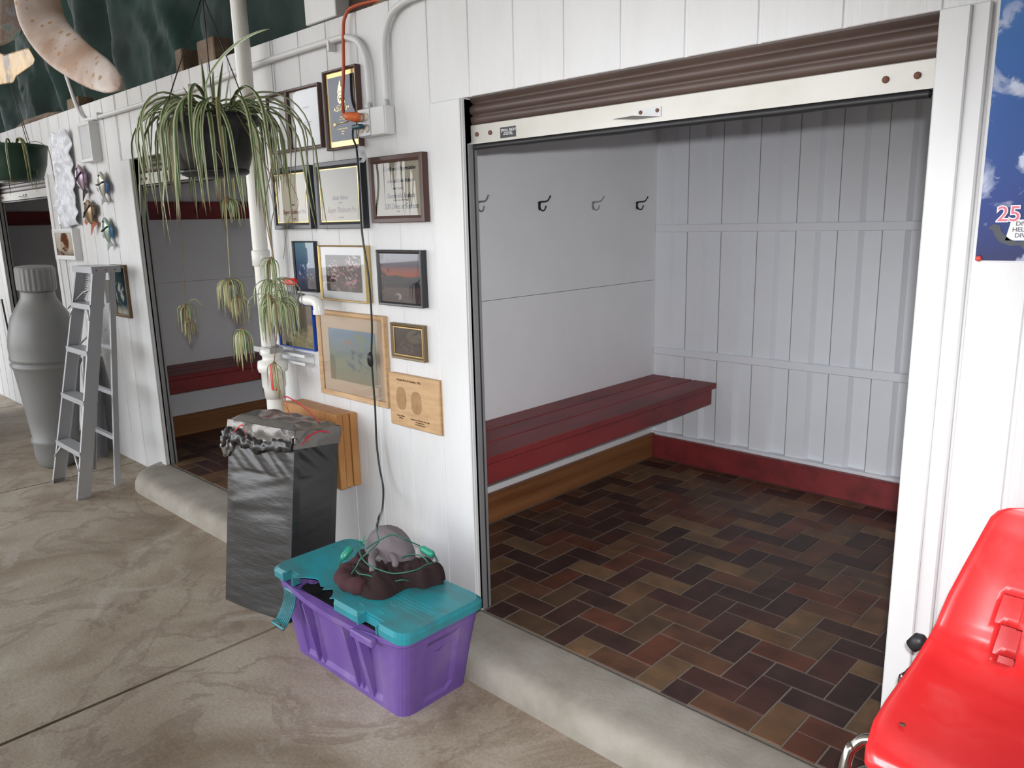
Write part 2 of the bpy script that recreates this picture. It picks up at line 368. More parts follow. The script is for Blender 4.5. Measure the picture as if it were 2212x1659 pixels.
# ---- stalls
YB = 4.10; ZF = .10
def stall(xl, xr, o, idx, fullbricks):
    # side walls
    struct('wall_left.%03d' % idx, MB().box(xl - .03, xl, 1.966, YB, .1, 1.2205).box(xl - .03, xl, 1.966, YB, 1.2235, 2.385), ply if idx != 1 else corr)
    if idx == 3: struct('wall_right.001', MB().box(xr, xr + .03, 1.966, YB, .1, 2.385), ply)
    # corrugated back wall
    m = MB(); prof = []; x_ = xl
    while x_ < xr:
        prof += [(x_, 0), (x_ + .102, 0), (x_ + .122, .028), (x_ + .2105, .028), (x_ + .2108, .05), (x_ + .2145, .05), (x_ + .2148, .0)]; x_ += .2195
    prof = [(min(a, xr), d) for a, d in prof] + [(xr, 0)]
    vs = []; fs = []
    for i, (a, d) in enumerate(prof): vs += [(a, YB - .03 + d, .1), (a, YB - .03 + d, 2.385)]
    for i in range(len(prof) - 1):
        if prof[i + 1][0] > prof[i][0]: fs.append((2 * i, 2 * i + 2, 2 * i + 3, 2 * i + 1))
    m.add(vs, fs); m.box(xl, xr, YB + .022, YB + .04, .1, 2.385)
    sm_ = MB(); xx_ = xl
    while xx_ < xr - .22: xx_ += .2195; sm_.box(xx_ - .0045, xx_ - .0005, YB - .0315, YB + .02, .262, 2.43)  # dark strips stand in for the shadow line at each panel step
    if idx == 3: m.box(xl + .002, xr, YB - .052, YB + .001, .245, .262)
    wb = struct('wall_back.%03d' % idx, m, corr)
    tag(struct('step_shadow_strips', sm_, stepshade, wb), kind='stuff')
    for z in (.785, 1.532): struct('metal_strap', MB().box(xl + .004, xr, YB - .046, YB - .031, z - .022, z + .022, b=.003), corr, wb)
    struct('ceiling' if idx == 3 else 'ceiling.%03d' % idx, MB().box(xl - .03, xr + .03, 1.966, YB + .02, 2.385, 2.395), stallceil)
    # kick boards
    struct('baseboard_back' if idx == 3 else 'baseboard_back.%03d' % idx, MB().box(xl + .03, xr, YB - .085, YB - .052, ZF, .245, b=.004), redpaint)
    struct('baseboard_left' if idx == 3 else 'baseboard_left.%03d' % idx, MB().box(xl + .001, xl + .03, 1.97, YB - .05, ZF, .252, b=.004), brownbase)
    # brick floor
    fb = struct('floor.%03d' % idx, MB().box(xl, xr, 1.915, YB, .02, .0978), mortar)
    bm = []
    a = .1012; ox, oy = -.9155, 1.9225; bricks = []
    for kk in range(-80, 80):
        for mm_ in range(-24, 24):
            i = kk + 4 * mm_; j = -kk
            for (x0, y0, dx, dy) in ((i, j, 1, 2), (i, j + 2, 2, 1)):
                X0 = ox + x0 * a; Y0 = oy + y0 * a; X1 = X0 + dx * a; Y1 = Y0 + dy * a
                if X1 < xl + .03 or X0 > xr - .01 or Y1 < 1.93 or Y0 > YB - .09: continue
                X0, X1 = max(X0, xl + .031), min(X1, xr); Y0, Y1 = max(Y0, 1.917), min(Y1, YB - .087)
                if X1 - X0 < .015 or Y1 - Y0 < .015: continue
                bricks.append((X0, X1, Y0, Y1))
    def score(q):
        c = Vector(((q[0] + q[1]) / 2, (q[2] + q[3]) / 2, .1)); vis = 0
        # does the opening show it?
        d = c - CAM; t = (YW - CAM.y) / d.y; xx = CAM.x + d.x * t
        vis = 0 if o[0] - .08 < xx < o[1] + .1 else 10
        return vis + d.length
    bricks.sort(key=score); rnd = random.Random(idx * 11 + 3)
    NB = 296 if fullbricks else 120
    rest = MB()
    for q, (X0, X1, Y0, Y1) in enumerate(bricks):
        g = .0028; h = .1 + rnd.uniform(-.0008, .0010)
        if q < NB: 
            jx, jy = rnd.uniform(-.001, .001), rnd.uniform(-.001, .001)
            o_ = struct('brick', MB().box(X0 + g + jx, X1 - g + jx, Y0 + g + jy, Y1 - g + jy, .06, h, b=.0015), brick, fb)
        else: rest.box(X0 + g, X1 - g, Y0 + g, Y1 - g, .06, h)
    if rest.v: tag(struct('brick_rows', rest, brick, fb), kind='stuff')
stall(-8.52, -5.67, OP[0], 1, False)
stall(-5.6, -2.74, OP[1], 2, False)
stall(-2.67, .20, OP[2], 3, True)

# roller shutters, rolled up behind the heads of the openings
for di, (a, b) in enumerate(OP):
    door = thing('door_%d' % (di + 1), None, None, ((a + b) / 2, 1.96, 1.9)); door['kind'] = 'structure'
    a1, b1 = a + .002, b - .002
    def strip(zs, t0=1.955):
        m = MB(); vs = []
        for (z, d) in zs: vs += [(a1, t0 - d, z), (b1, t0 - d, z)]
        for (z, d) in zs[::-1]: vs += [(a1, t0 + .004 + 0 * d, z), (b1, t0 + .004, z)]
        n_ = len(zs) * 2
        m.add(vs, [(2 * i, 2 * i + 1, (2 * i + 3) % (2 * n_), (2 * i + 2) % (2 * n_)) for i in range(n_ - 1)], True)
        return m
    link('shutter_curtain', strip([(1.925, .0), (1.932, .012), (1.94, .014), (1.952, .016), (1.958, .002), (1.962, .014), (1.972, .02), (1.985, .018), (1.993, .006), (1.998, .0), (2.003, .012), (2.02, .02), (2.04, .012), (2.06, 0), (2.12, 0)]), darkmetal, door)
    link('bottom_bar', MB().box(a1, b1, 1.937, 1.968, 1.866, 1.926, b=.002).box(a1, b1, 1.932, 1.944, 1.862, 1.868), alu, door)
    # wavy rubber seal
    m = MB(); vs = []; n_ = 60
    for i in range(n_ + 1):
        x_ = a1 + .01 + (b1 - a1 - .03) * i / n_; wv = .004 * noise.noise(Vector((x_ * 6, di, 0)))
        for (y, z) in ((1.940, 1.862), (1.934 + wv, 1.852), (1.938, 1.845 + wv), (1.952, 1.843 + wv), (1.962, 1.852), (1.962, 1.862)): vs.append((x_, y, z))
    m.add(vs, [(i * 6 + k, i * 6 + (k + 1) % 6, (i + 1) * 6 + (k + 1) % 6, (i + 1) * 6 + k) for i in range(n_) for k in range(6)], True)
    link('rubber_seal', m, rubber, door)
    for s_, x_ in ((0, a + .035), (0, a + .10), (1, b - .115), (1, b - .048)):
        link('bolt', MB().lathe((0, 0, 0), [(0, .006), (.005, .005), (.008, .001), (.008, -.002)], 10, M=Matrix.Translation((x_, 1.935, 1.8935)) @ Matrix.Rotation(PI / 2, 4, 'X')), rust, door)
    m = MB().box(a + .70, a + .78, 1.9345, 1.937, 1.877, 1.903).prism([(a + .63, 1.91, 1.883), (a + .70, 1.9355, 1.8775), (a + .78, 1.9355, 1.8775), (a + .71, 1.90, 1.884)], (0, 0, -.002))
    hdl = link('handle', m, galv, door)
    for x_ in (a + .712, a + .768): link('screw', MB().lathe((0, 0, 0), [(0, .004), (.005, .003), (.006, 0)], 8, M=Matrix.Translation((x_, 1.9345, 1.893)) @ Matrix.Rotation(PI / 2, 4, 'X')), rust, hdl)
    # guide tracks
    for sg, x0 in ((1, a), (-1, b)):
        xx = sorted((x0, x0 + sg * .007)); link('guide_track', MB().box(xx[0], xx[1], 1.922, 1.942, .1, 1.865).box(*sorted((x0, x0 + sg * .006)), 1.952, 1.962, .1, 1.865), galv, door)
        link('guide_slot', MB().box(*sorted((x0 + sg * .0005, x0 + sg * .004)), 1.942, 1.953, .1, 1.86), rubber, door)

def text(name, s, loc, size, m, parent, rot=(PI / 2, 0, 0), align='CENTER', shear=0, wscale=1, ext=.0006, bold=0):
    cu = bpy.data.curves.new(name, 'FONT'); cu.body = s; cu.size = size; cu.align_x = align; cu.align_y = 'CENTER'; cu.extrude = ext; cu.shear = shear; cu.offset = bold
    o = bpy.data.objects.new(name + '_tmp', cu); C.objects.link(o); bpy.context.view_layer.update()
    me = bpy.data.meshes.new_from_object(o.evaluated_get(bpy.context.evaluated_depsgraph_get())); bpy.data.objects.remove(o)
    me.transform(Matrix.Diagonal((wscale, 1, 1, 1)))
    me.materials.clear(); me.materials.append(m)
    q = bpy.data.objects.new(name, me); C.objects.link(q); q.rotation_euler = rot
    if parent: q.parent = parent; q.location = Vector(loc) - ORG[parent.name]
    else: q.location = loc
    return q
d3 = bpy.data.objects['door_3']
stk = link('maker_label', MB().box(-1.892, -1.821, 1.9355, 1.937, 1.871, 1.905), blackp, d3)
text('lettering', 'ROLL RIGHT', (-1.848, 1.9354, 1.8945), .0115, papw, stk)
text('lettering', 'r', (-1.884, 1.9354, 1.8955), .022, papw, stk)
for i, (s_, z) in enumerate((('STEEL DOORS', 1.8865), ('FOR MINI  WHSE', 1.881), ('', 0))):
    if s_: text('lettering', s_, (-1.856, 1.9354, z), .006, papw, stk)

struct('wall_left', MB().box(-8.40, -8.34, .4, 1.54, 0, 3.2).box(-9.1, -7.2, .38, .44, 0, 2.6), darkbrown)  # unseen partitions, added only to shade the far left siding and floor
struct('wall_left.004', MB().box(-10.3, -10.2, 1.9, 5.2, 0, 4.2), darkbrown)  # unseen wall, added to stop light grazing the tarpaulin
# unseen right wall, added to shift the light left; tarpaulin curtain above/behind
struct('wall_right', MB().box(3.2, 3.3, -6.1, 5, 0, 4.2), mat('light_block_wall', (.3, .29, .27), .8))
m = MB()
def tf(u, v):
    x = -10.2 + u * 9.0
    hem = 2.455 + .06 * noise.noise(Vector((x * 1.3, 0, 4))) + .05 * noise.noise(Vector((x * 3.7, 0, 2)))
    z = hem + v * (4.15 - hem)
    k = noise.noise(Vector((x * 1.1, z * .5, 7)))
    f = .13 * noise.noise(Vector((x * 2.3 + k, z * .8, 1))) + .05 * math.sin(x * 9 + 3.5 * k + 1.2 * z) + .045 * noise.noise(Vector((x * 6 + z * 2.5, z * 4, 5))) + .02 * abs(noise.noise(Vector((x * 14 - z * 6, z * 9, 8))))
    return Vector((x + .06 * math.sin(z * 2 + x * 3), 2.20 + f, z))
m.grid(tf, 340, 60)
tag(link('tarpaulin_curtain', m, tarpm), 'dark green crumpled tarpaulin hanging behind the top of the white wall', 'tarpaulin')
struct('ceiling.004', MB().box(-10.2, 3.2, 1.97, 5.2, 2.397, 2.404), darkbrown)  # dark sheet added over the stall tops for the shade below the tarpaulin
struct('wall_back', MB().box(-1.0, 3.3, -6.1, -6.0, 0, 4.2), mat('rear_shade_wall', (.42, .41, .40), .8))  # unseen wall behind the camera, added to darken the right facade
struct('roof', MB().box(-10.3, 3.3, -4.5, 5.6, 4.2, 4.3).box(-1.0, 3.3, -6.1, -4.5, 4.2, 4.3), roofm, label='unseen pale roof added over the walkway to shape the light', cat='roof')  # roof out of view, added so light enters sideways; pale for bounce
struct('wall_back.004', MB().box(-10.3, 3.2, 5.2, 5.3, 2.4, 4.2), darkbrown)
# timber ends over the wall
for x0, x1, z1, m_, lab in ((-2.55, -2.46, 2.56, rawwood, 'short raw timber block on the wall above the conduit bend'), (-6.02, -5.80, 2.475, rawwood, 'weathered timber block on the wall above the white framed panel'), (-4.28, -4.20, 2.52, rawwood, 'small pale timber end on the wall left of the hanging pot wires'), (-4.02, -3.84, 2.52, rawwood, 'wide timber end on the wall just right of the hanging pot wires')):
    tag(link('timber_block', MB().box(x0, x1, 1.93, 2.03, ZT, z1, b=.006), m_, org=(x0, 1.95, ZT)), lab, 'timber')
m = MB(); m.tube([(-7.5, 2.0, 2.425), (-7.1, 1.97, 2.43), (-6.7, 2.0, 2.44), (-6.3, 1.98, 2.43)], [.012, .028, .03, .006], 8)
tag(link('driftwood', m, rawwood, org=(-6.8, 1.98, 2.40)), 'long grey driftwood lying on the wall top above the far stall', 'driftwood')
m = MB().box(-2.965, -2.745, 1.90, 2.04, 2.405, 2.60, b=.003); tag(link('painted_box', m, trimw, org=(-2.86, 1.95, 2.405)), 'square white painted box standing on the wall top', 'box')
m = MB().box(-2.74, -2.30, 1.96, 2.05, 2.402, 2.60, b=.004); tag(link('timber_beam', m, darkbrown, org=(-2.5, 2.0, 2.402)), 'dark brown timber beam above the orange cord', 'beam')

# ================================================================ BENCHES
def bench(xl, y0, y1, label):
    t = thing('wall_bench', label, 'bench', (xl + .23, (y0 + y1) / 2, .5), 'slatted wall benches in the stalls')
    for i, (a, b) in enumerate(((.004, .142), (.15, .288), (.296, .452))):
        e = (.0, -.03, .0)[i]
        link('seat_slat', MB().box(xl + a, xl + b, y0, y1, .60, .632, b=.004), redpaint, t)
    link('front_rail', MB().box(xl + .405, xl + .44, y0 + .01, y1 - .035, .508, .599, b=.003), redpaint, t)
    for y in (y1 - .09, (y0 + y1) / 2, y0 + .06): link('bracket', MB().box(xl + .002, xl + .404, y - .02, y + .02, .53, .599), redpaint, t)
    return t
bench(-2.67, 2.0, YB - .05, 'long barn red slatted bench on the white wall of the near stall')
bench(-5.6, 2.0, YB - .05, 'barn red slatted bench in the middle stall behind the hanging plants')
# hook rails
for xl, yy, lab in ((-5.6, YB - .07, 'barn red hook rail high in the middle stall'), (-8.52, YB - .07, 'barn red hook rail high in the far left stall')):
    t = thing('hook_rail', lab, 'rail', (xl, 3, 1.72))
    link('board', MB().box(xl + .002, xl + .022, 2.0, yy, 1.66, 1.785, b=.003), redpaint, t)
    for y in (2.55, 3.0, 3.45):
        link('coat_hook', MB().tube([(xl + .022, y, 1.74), (xl + .05, y, 1.73), (xl + .075, y, 1.75), (xl + .085, y, 1.775)], .004, 6).tube([(xl + .022, y, 1.735), (xl + .03, y, 1.70), (xl + .05, y, 1.695), (xl + .055, y, 1.715)], .004, 6), blackp, t)
for i, (y, m_, lab) in enumerate(((2.565, galv, 'grey metal coat hook nearest the door frame'), (3.0, blackp, 'black coat hook, second from the door frame'), (3.44, galv, 'grey metal coat hook, third from the door frame'), (3.86, blackp, 'black coat hook nearest the back wall corner'))):
    X = -2.67
    t = thing('coat_hook', lab, 'hook', (X, y, 1.67), 'coat hooks on the stall wall')
    m = MB().add([(X + .0005, y - .008, 1.69), (X + .0005, y + .008, 1.69), (X + .0005, y + .007, 1.655), (X + .0005, y, 1.645), (X + .0005, y - .007, 1.655), (X + .005, y - .008, 1.69), (X + .005, y + .008, 1.69), (X + .005, y + .007, 1.655), (X + .005, y, 1.645), (X + .005, y - .007, 1.655)],
                 [(0, 1, 2, 3, 4), (9, 8, 7, 6, 5), (0, 5, 6, 1), (1, 6, 7, 2), (2, 7, 8, 3), (3, 8, 9, 4), (4, 9, 5, 0)])
    link('plate', m, m_, t)
    link('upper_prong', MB().tube([(X + .004, y, 1.686), (X + .022, y, 1.689), (X + .045, y, 1.689), (X + .062, y, 1.695), (X + .074, y, 1.71), (X + .078, y, 1.716)], [.006, .0045, .004, .0038, .0035, .005], 8), m_, t)
    link('lower_prong', MB().tube([(X + .004, y, 1.66), (X + .012, y, 1.65), (X + .025, y, 1.644), (X + .038, y, 1.648), (X + .045, y, 1.66), (X + .047, y, 1.668)], [.006, .0045, .004, .0038, .0035, .005], 8), m_, t)

# ================================================================ FRAMED THINGS ON THE WALL
def frame(name, label, x0, x1, z0, z1, d, bw, fm, pm, mat_bw=0, matm=None, cat='frame', glz=True, lip=None, tilt=0, group='framed things on the white wall'):
    """outer box x0..x1, z0..z1; d depth off the wall; bw border width; picture recessed"""
    yf = YW - d - .001; cx, cz = (x0 + x1) / 2, (z0 + z1) / 2
    t = thing(name, label, cat, (cx, YW - .001, cz), group)
    yb = YW - .001
    m = MB(); o_ = [(x0, z0), (x1, z0), (x1, z1), (x0, z1)]
    rings = [(0, yb), (0, yf + .002), (.002, yf), (bw * .6, yf + .001), (bw * .8, yf + .004), (bw, yf + .007), (bw, yf + min(.012, d * .8))]
    vs = []
    for ins, y in rings:
        vs += [(x0 + ins, y, z0 + ins), (x1 - ins, y, z0 + ins), (x1 - ins, y, z1 - ins), (x0 + ins, y, z1 - ins)]
    fs = [(i * 4 + k, i * 4 + (k + 1) % 4, (i + 1) * 4 + (k + 1) % 4, (i + 1) * 4 + k) for i in range(len(rings) - 1) for k in range(4)]
    m.add(vs, fs); link('frame', m, fm, t)
    yp = yf + min(.012, d * .8)
    ix0, ix1, iz0, iz1 = x0 + bw, x1 - bw, z0 + bw, z1 - bw
    if lip:
        r = MB(); lw = .004
        for (a, b, c, e_) in ((ix0, ix1, iz0, iz0 + lw), (ix0, ix1, iz1 - lw, iz1), (ix0, ix0 + lw, iz0 + lw, iz1 - lw), (ix1 - lw, ix1, iz0 + lw, iz1 - lw)): r.box(a, b, yp - .006, yp, c, e_)
        link('inner_lip', r, lip, t)
    if matm:
        link('mount', MB().quad((ix0, yp, iz0), (ix1, yp, iz0), (ix1, yp, iz1), (ix0, yp, iz1)), matm, t)
        q = mat_bw; link('picture', MB().quad((ix0 + q, yp - .0012, iz0 + q), (ix1 - q, yp - .0012, iz0 + q), (ix1 - q, yp - .0012, iz1 - q), (ix0 + q, yp - .0012, iz1 - q)), pm, t)
    else:
        link('picture', MB().quad((ix0, yp, iz0), (ix1, yp, iz0), (ix1, yp, iz1), (ix0, yp, iz1)), pm, t)
    if glz: link('glass_pane', MB().quad((ix0, yp - .005, iz0), (ix1, yp - .005, iz0), (ix1, yp - .005, iz1), (ix0, yp - .005, iz1)), glass, t)
    link('backing_board', MB().box(x0 + .004, x1 - .004, yp + .001, yb, z0 + .004, z1 - .004), blackp, t)
    t['_yp'] = yp
    if tilt: t.rotation_euler = (0, tilt, 0)
    return t

def picmat(name, layers, rough=.6):
    """layers: list of python callables building colour from UV with noise; simple node DSL"""
    m = mat(name, (.5, .5, .5), rough); N, L, b = nodes(m)
    uv = N.new('ShaderNodeUVMap'); sep = N.new('ShaderNodeSeparateXYZ'); L.new(uv.outputs[0], sep.inputs[0])
    cur = None
    for ly in layers:
        kind, els = ly[0], ly[1]
        r = N.new('ShaderNodeValToRGB'); e = r.color_ramp.elements
        e[0].position, e[0].color = els[0][0], (*els[0][1], 1); e[1].position, e[1].color = els[-1][0], (*els[-1][1], 1)
        for p, c in els[1:-1]: x = e.new(p); x.color = (*c, 1)
        if kind == 'v': # vertical gradient with wobble
            n_ = N.new('ShaderNodeTexNoise'); n_.inputs['Scale'].default_value = ly[2]; n_.inputs['Detail'].default_value = 8; L.new(uv.outputs[0], n_.inputs[0])
            ma = N.new('ShaderNodeMath'); ma.operation = 'MULTIPLY_ADD'; L.new(n_.outputs[0], ma.inputs[0]); ma.inputs[1].default_value = ly[3]; L.new(sep.outputs['Y'], ma.inputs[2])
            sb = N.new('ShaderNodeMath'); sb.operation = 'SUBTRACT'; L.new(ma.outputs[0], sb.inputs[0]); sb.inputs[1].default_value = ly[3] / 2
            L.new(sb.outputs[0], r.inputs[0]); cur = r.outputs[0]
        elif kind == 'blob': # noise blobs masked by ellipse: els = mask ramp; ly[2]=scale, ly[3]=colour, ly[4]=(cx,cy,rx,ry)
            n_ = N.new('ShaderNodeTexNoise'); n_.inputs['Scale'].default_value = ly[2]; n_.inputs['Detail'].default_value = 6; n_.inputs['Distortion'].default_value = .5; L.new(uv.outputs[0], n_.inputs[0])
            L.new(n_.outputs[0], r.inputs[0]); fac = r.outputs[0]
            cx, cy, rx, ry = ly[4]
            mp = N.new('ShaderNodeMapping'); mp.inputs['Location'].default_value = (-cx / rx, -cy / ry, 0); mp.inputs['Scale'].default_value = (1 / rx, 1 / ry, 1)
            L.new(uv.outputs[0], mp.inputs[0]); ln = N.new('ShaderNodeVectorMath'); ln.operation = 'LENGTH'; L.new(mp.outputs[0], ln.inputs[0])
            k = N.new('ShaderNodeMapRange'); k.inputs[1].default_value = 1.0; k.inputs[2].default_value = .75; k.inputs[3].default_value = 0; k.inputs[4].default_value = 1; L.new(ln.outputs['Value'], k.inputs[0])
            mu = N.new('ShaderNodeMath'); mu.operation = 'MULTIPLY'; L.new(fac, mu.inputs[0]); L.new(k.outputs[0], mu.inputs[1])
            x = N.new('ShaderNodeMix'); x.data_type = 'RGBA'; L.new(mu.outputs[0], x.inputs[0]); L.new(cur, x.inputs[6]); x.inputs[7].default_value = (*ly[3], 1); cur = x.outputs[2]
    L.new(cur, b.inputs['Base Color']); return m
BW = [(.0, (0, 0, 0)), (1, (1, 1, 1))]
def msk(a, b): return [(a, (0, 0, 0)), (b, (1, 1, 1))]
FULL = (.5, .5, 2, 2)
p_coral = picmat('blue_coral_photo', [('v', [(0, (.015, .02, .07)), (.4, (.03, .07, .2)), (1, (.10, .28, .36))], 4, .15), ('blob', msk(.56, .62), 9, (.5, .55, .62), (.5, .38, .5, .25)), ('blob', msk(.5, .56), 12, (.02, .02, .05), (.7, .15, .6, .2))])
p_flower = picmat('pink_flower_photo', [('v', [(0, (.11, .08, .08)), (.5, (.05, .045, .04)), (1, (.07, .055, .05))], 6, .2), ('blob', msk(.50, .56), 13, (.62, .5, .52), (.22, .55, .2, .35)), ('blob', msk(.5, .56), 14, (.7, .6, .62), (.78, .78, .24, .24)), ('blob', msk(.52, .58), 14, (.66, .5, .55), (.68, .32, .2, .16)), ('blob', msk(.56, .6), 11, (.6, .2, .25), (.6, .5, .45, .45)), ('blob', msk(.5, .6), 5, (.30, .22, .22), (.3, .1, .5, .2))])
p_sunset = picmat('red_sunset_photo', [('v', [(0, (.10, .07, .08)), (.28, (.16, .10, .11)), (.34, (.04, .045, .07)), (.52, (.05, .06, .09)), (.56, (.55, .13, .07)), (.66, (.42, .13, .13)), (.75, (.14, .12, .18)), (1, (.26, .27, .34))], 3, .10), ('blob', msk(.48, .56), 5, (.02, .015, .025), (.07, .5, .16, .6)), ('blob', msk(.45, .5), 3, (.5, .47, .45), (.42, .12, .09, .08))])
p_fish = picmat('fish_on_reef_photo', [('v', [(0, (.30, .27, .13)), (.3, (.24, .21, .10)), (.45, (.10, .08, .05)), (1, (.17, .12, .07))], 8, .4), ('blob', msk(.35, .5), 3, (.04, .07, .09), (.4, .5, .22, .30)), ('blob', msk(.48, .55), 7, (.36, .31, .16), (.6, .15, .6, .25)), ('blob', msk(.4, .5), 4, (.35, .26, .10), (.88, .4, .12, .2))])
p_paint = picmat('pastel_reef_painting', [('v', [(0, (.42, .37, .26)), (.35, (.36, .38, .28)), (.65, (.30, .36, .37)), (1, (.30, .40, .52))], 4, .35), ('blob', msk(.45, .7), 5, (.40, .43, .22), (.75, .72, .35, .25)), ('blob', msk(.45, .65), 6, (.50, .30, .20), (.42, .68, .14, .16)), ('blob', msk(.48, .62), 7, (.20, .23, .26), (.62, .42, .28, .26))])
p_small = picmat('brown_shark_photo', [('v', [(0, (.16, .10, .08)), (.5, (.13, .09, .075)), (1, (.12, .09, .07))], 5, .4), ('blob', msk(.38, .5), 3, (.24, .19, .13), (.68, .68, .3, .26)), ('blob', msk(.45, .55), 6, (.21, .14, .11), (.45, .3, .4, .25))])
p_mirror = picmat('old_photo', [('v', [(0, (.30, .22, .15)), (.3, (.62, .55, .45)), (.45, (.60, .52, .4)), (1, (.7, .66, .58))], 5, .4), ('blob', msk(.35, .45), 3, (.16, .045, .01), (.5, .62, .26, .5)), ('blob', msk(.48, .52), 5, (.10, .03, .015), (.2, .15, .35, .25))])
p_behind = picmat('teal_card_print', [('v', [(0, (.65, .60, .50)), (.2, (.03, .08, .10)), (.5, (.02, .07, .09)), (1, (.025, .06, .06))], 4, .3), ('blob', msk(.48, .52), 4, (.60, .57, .5), (.3, .45, .5, .25))])
p_slate = picmat('dark_plaque_plate', [('v', [(0, (.10, .10, .13)), (1, (.035, .035, .045))], 3, .1)], .15)

t = frame('double_certificate_frame', 'dark wooden double frame holding two pale certificates side by side', -3.32, -2.893, 1.918, 2.176, .02, .014, woodd, papw, cat='frame')
link('centre_bar', MB().box(-3.155, -3.135, YW - .024, YW - .006, 1.93, 2.165), woodd, t)
yt = YW - .019
for s_, x_, z_, sz in (('OCEAN FUND', -3.01, 2.09, .008), ('WE THE PEOPLE', -3.0, 2.03, .009), ('AWARD', -3.0, 2.018, .012), ('S', -3.0, 1.985, .03)): text('lettering', s_, (x_, YW - .0105, z_), sz, mat('pale_ink', (.5, .5, .5)) if 'pale_ink' not in MATS else MATS['pale_ink'], t)

# aquarium plaque
t = frame('aquarium_plaque', 'black and gold award plaque lettered aquarium under the orange cord', -2.85, -2.618, 1.899, 2.207, .026, .011, woodd, goldm, cat='plaque', glz=False)
ypl = t['_yp']
pl = link('engraved_plate', MB().box(-2.823, -2.645, ypl - .003, ypl, 1.932, 2.178), p_slate, t)
pl.data.materials[0] = mat('dark_engraved_plate', (.035, .036, .045), .12, .6)
shell = [(-.012, -.045), (.03, -.045), (.024, -.025), (.018, -.005), (.012, .012), (.004, .022), (.006, .032), (.0, .045), (-.006, .03), (-.014, .016), (-.02, .0), (-.022, -.02), (-.02, -.035)]
link('shell_emblem', MB().prism([(-2.737 + a, ypl - .0042, 2.12 + b) for a, b in shell], (0, .0012, 0)), inkgold, t)
link('emblem_line', MB().tube([(-2.737 + .020 * math.cos(a) - .003, ypl - .0046, 2.098 + .022 * math.sin(a)) for a in [PI * .1 * k for k in range(0, 10)]], .0009, 4).tube([(-2.737 + .012 * math.cos(a) - .002, ypl - .0046, 2.092 + .014 * math.sin(a)) for a in [PI * .1 * k for k in range(-1, 11)]], .0009, 4).tube([(-2.737 + .005 * math.cos(a) - .001, ypl - .0046, 2.087 + .008 * math.sin(a)) for a in [PI * .1 * k for k in range(-2, 12)]], .002, 4), pl.data.materials[0], t)
for s_, z_, sz in (('UNDERSEA LIVING PLANET', 2.068, .006), ('AQUARIUM', 2.054, .022), ('Sponsor', 2.023, .008), ('of the Ocean', 2.014, .008), ('In Grateful Appreciation', 1.978, .008), ('Seabase', 1.968, .008), ('Dated', 1.958, .008)):
    text('lettering', s_, (-2.735, ypl - .0038, z_), sz, inkgold, t, wscale=.95)
rng = link('ornament', MB().tube([(-2.775, ypl - .005, 2.0), (-2.70, ypl - .005, 2.002)], .003, 6).lathe((0, 0, 0), [(0, .003), (.010, .002), (.012, 0)], 12, M=Matrix.Translation((-2.79, ypl - .003, 1.998)) @ Matrix.Rotation(PI / 2, 4, 'X')), inkgold, t)

def cert(name, label, x0, x1, z0, z1, fm, lines, lip, d=.03, bw=.028):
    t = frame(name, label, x0, x1, z0, z1, d, bw, fm, paper, lip=lip, cat='frame')
    yp = t['_yp'] - .001
    for s_, fx, fz, sz, mm in lines:
        text('lettering', s_, (x0 + (x1 - x0) * fx, yp, z0 + (z1 - z0) * fz), sz, mm, t, shear=.35, wscale=.8)
    return t
cert('black_certificate_frame', 'black moulded frame with cream certificate partly behind hanging leaves', -3.315, -3.003, 1.584, 1.854, woodblk, [('Super Platinum Pro', .52, .28, .03, inkred), ('having', .5, .40, .012, inkred), ('scuba diving', .5, .17, .01, inkred)], goldm)
cert('black_certificate_frame', 'black moulded frame with cream certificate, gold inner lip, left of the cord', -2.955, -2.617, 1.583, 1.856, woodblk, [('Linda Nelson', .5, .46, .026, ink), ('as been', .5, .39, .011, ink), ('Super Platinum Pro', .52, .28, .034, inkred), ('scuba diving', .5, .17, .01, inkred)], goldm)
cert('brown_certificate_frame', 'reddish brown framed certificate right of the cord, five hundred dives', -2.565, -2.24, 1.602, 1.852, woodd, [('Certificate of Appreciation', .55, .80, .022, ink), ('Linda and Linda Nelson', .55, .62, .020, ink), ('Linda R. Nelson', .5, .51, .012, ink), ('Bonneville Seabase', .56, .40, .028, ink), ('for outstanding dedicated diving', .55, .335, .009, ink), ('500 Dives at Seabase', .55, .24, .030, ink), ('scuba', .5, .17, .01, ink)], None, bw=.026)
frame('coral_photo_frame', 'thin black frame with a blue underwater coral photo', -3.20, -3.016, 1.305, 1.531, .018, .007, woodblk, p_coral)
frame('flower_photo_frame', 'gold metal frame with white mount and pink flower photo', -2.97, -2.628, 1.278, 1.514, .03, .007, goldm, p_flower, .034, papw)
frame('sunset_photo_frame', 'deep black frame with a red sunset photo', -2.55, -2.272, 1.280, 1.498, .03, .014, woodblk, p_sunset)
frame('fish_photo_frame', 'bright blue frame with a reef fish photo beside the valve', -3.36, -3.052, 1.035, 1.248, .03, .007, blue, p_fish)
frame('pastel_painting_frame', 'large light oak frame with a pastel underwater painting', -3.037, -2.537, .845, 1.230, .022, .022, woodlt, p_paint, .055, mat('cream_mount', (.72, .58, .44), .6))
frame('shark_photo_frame', 'small antique bronze frame with a brown photo', -2.497, -2.288, 1.066, 1.210, .02, .014, mat('antique_bronze', (.16, .11, .055), .4, .3), p_small, lip=goldm)
frame('ornate_photo_frame', 'small white edged photo frame below the crumpled banner', -6.49, -6.05, 1.395, 1.615, .05, .03, trimw, p_mirror)
frame('teal_print_frame', 'brown framed teal print half hidden behind the ladder', -5.50, -5.255, 1.033, 1.377, .02, .022, mat('walnut_frame', (.13, .075, .03), .4), p_behind)
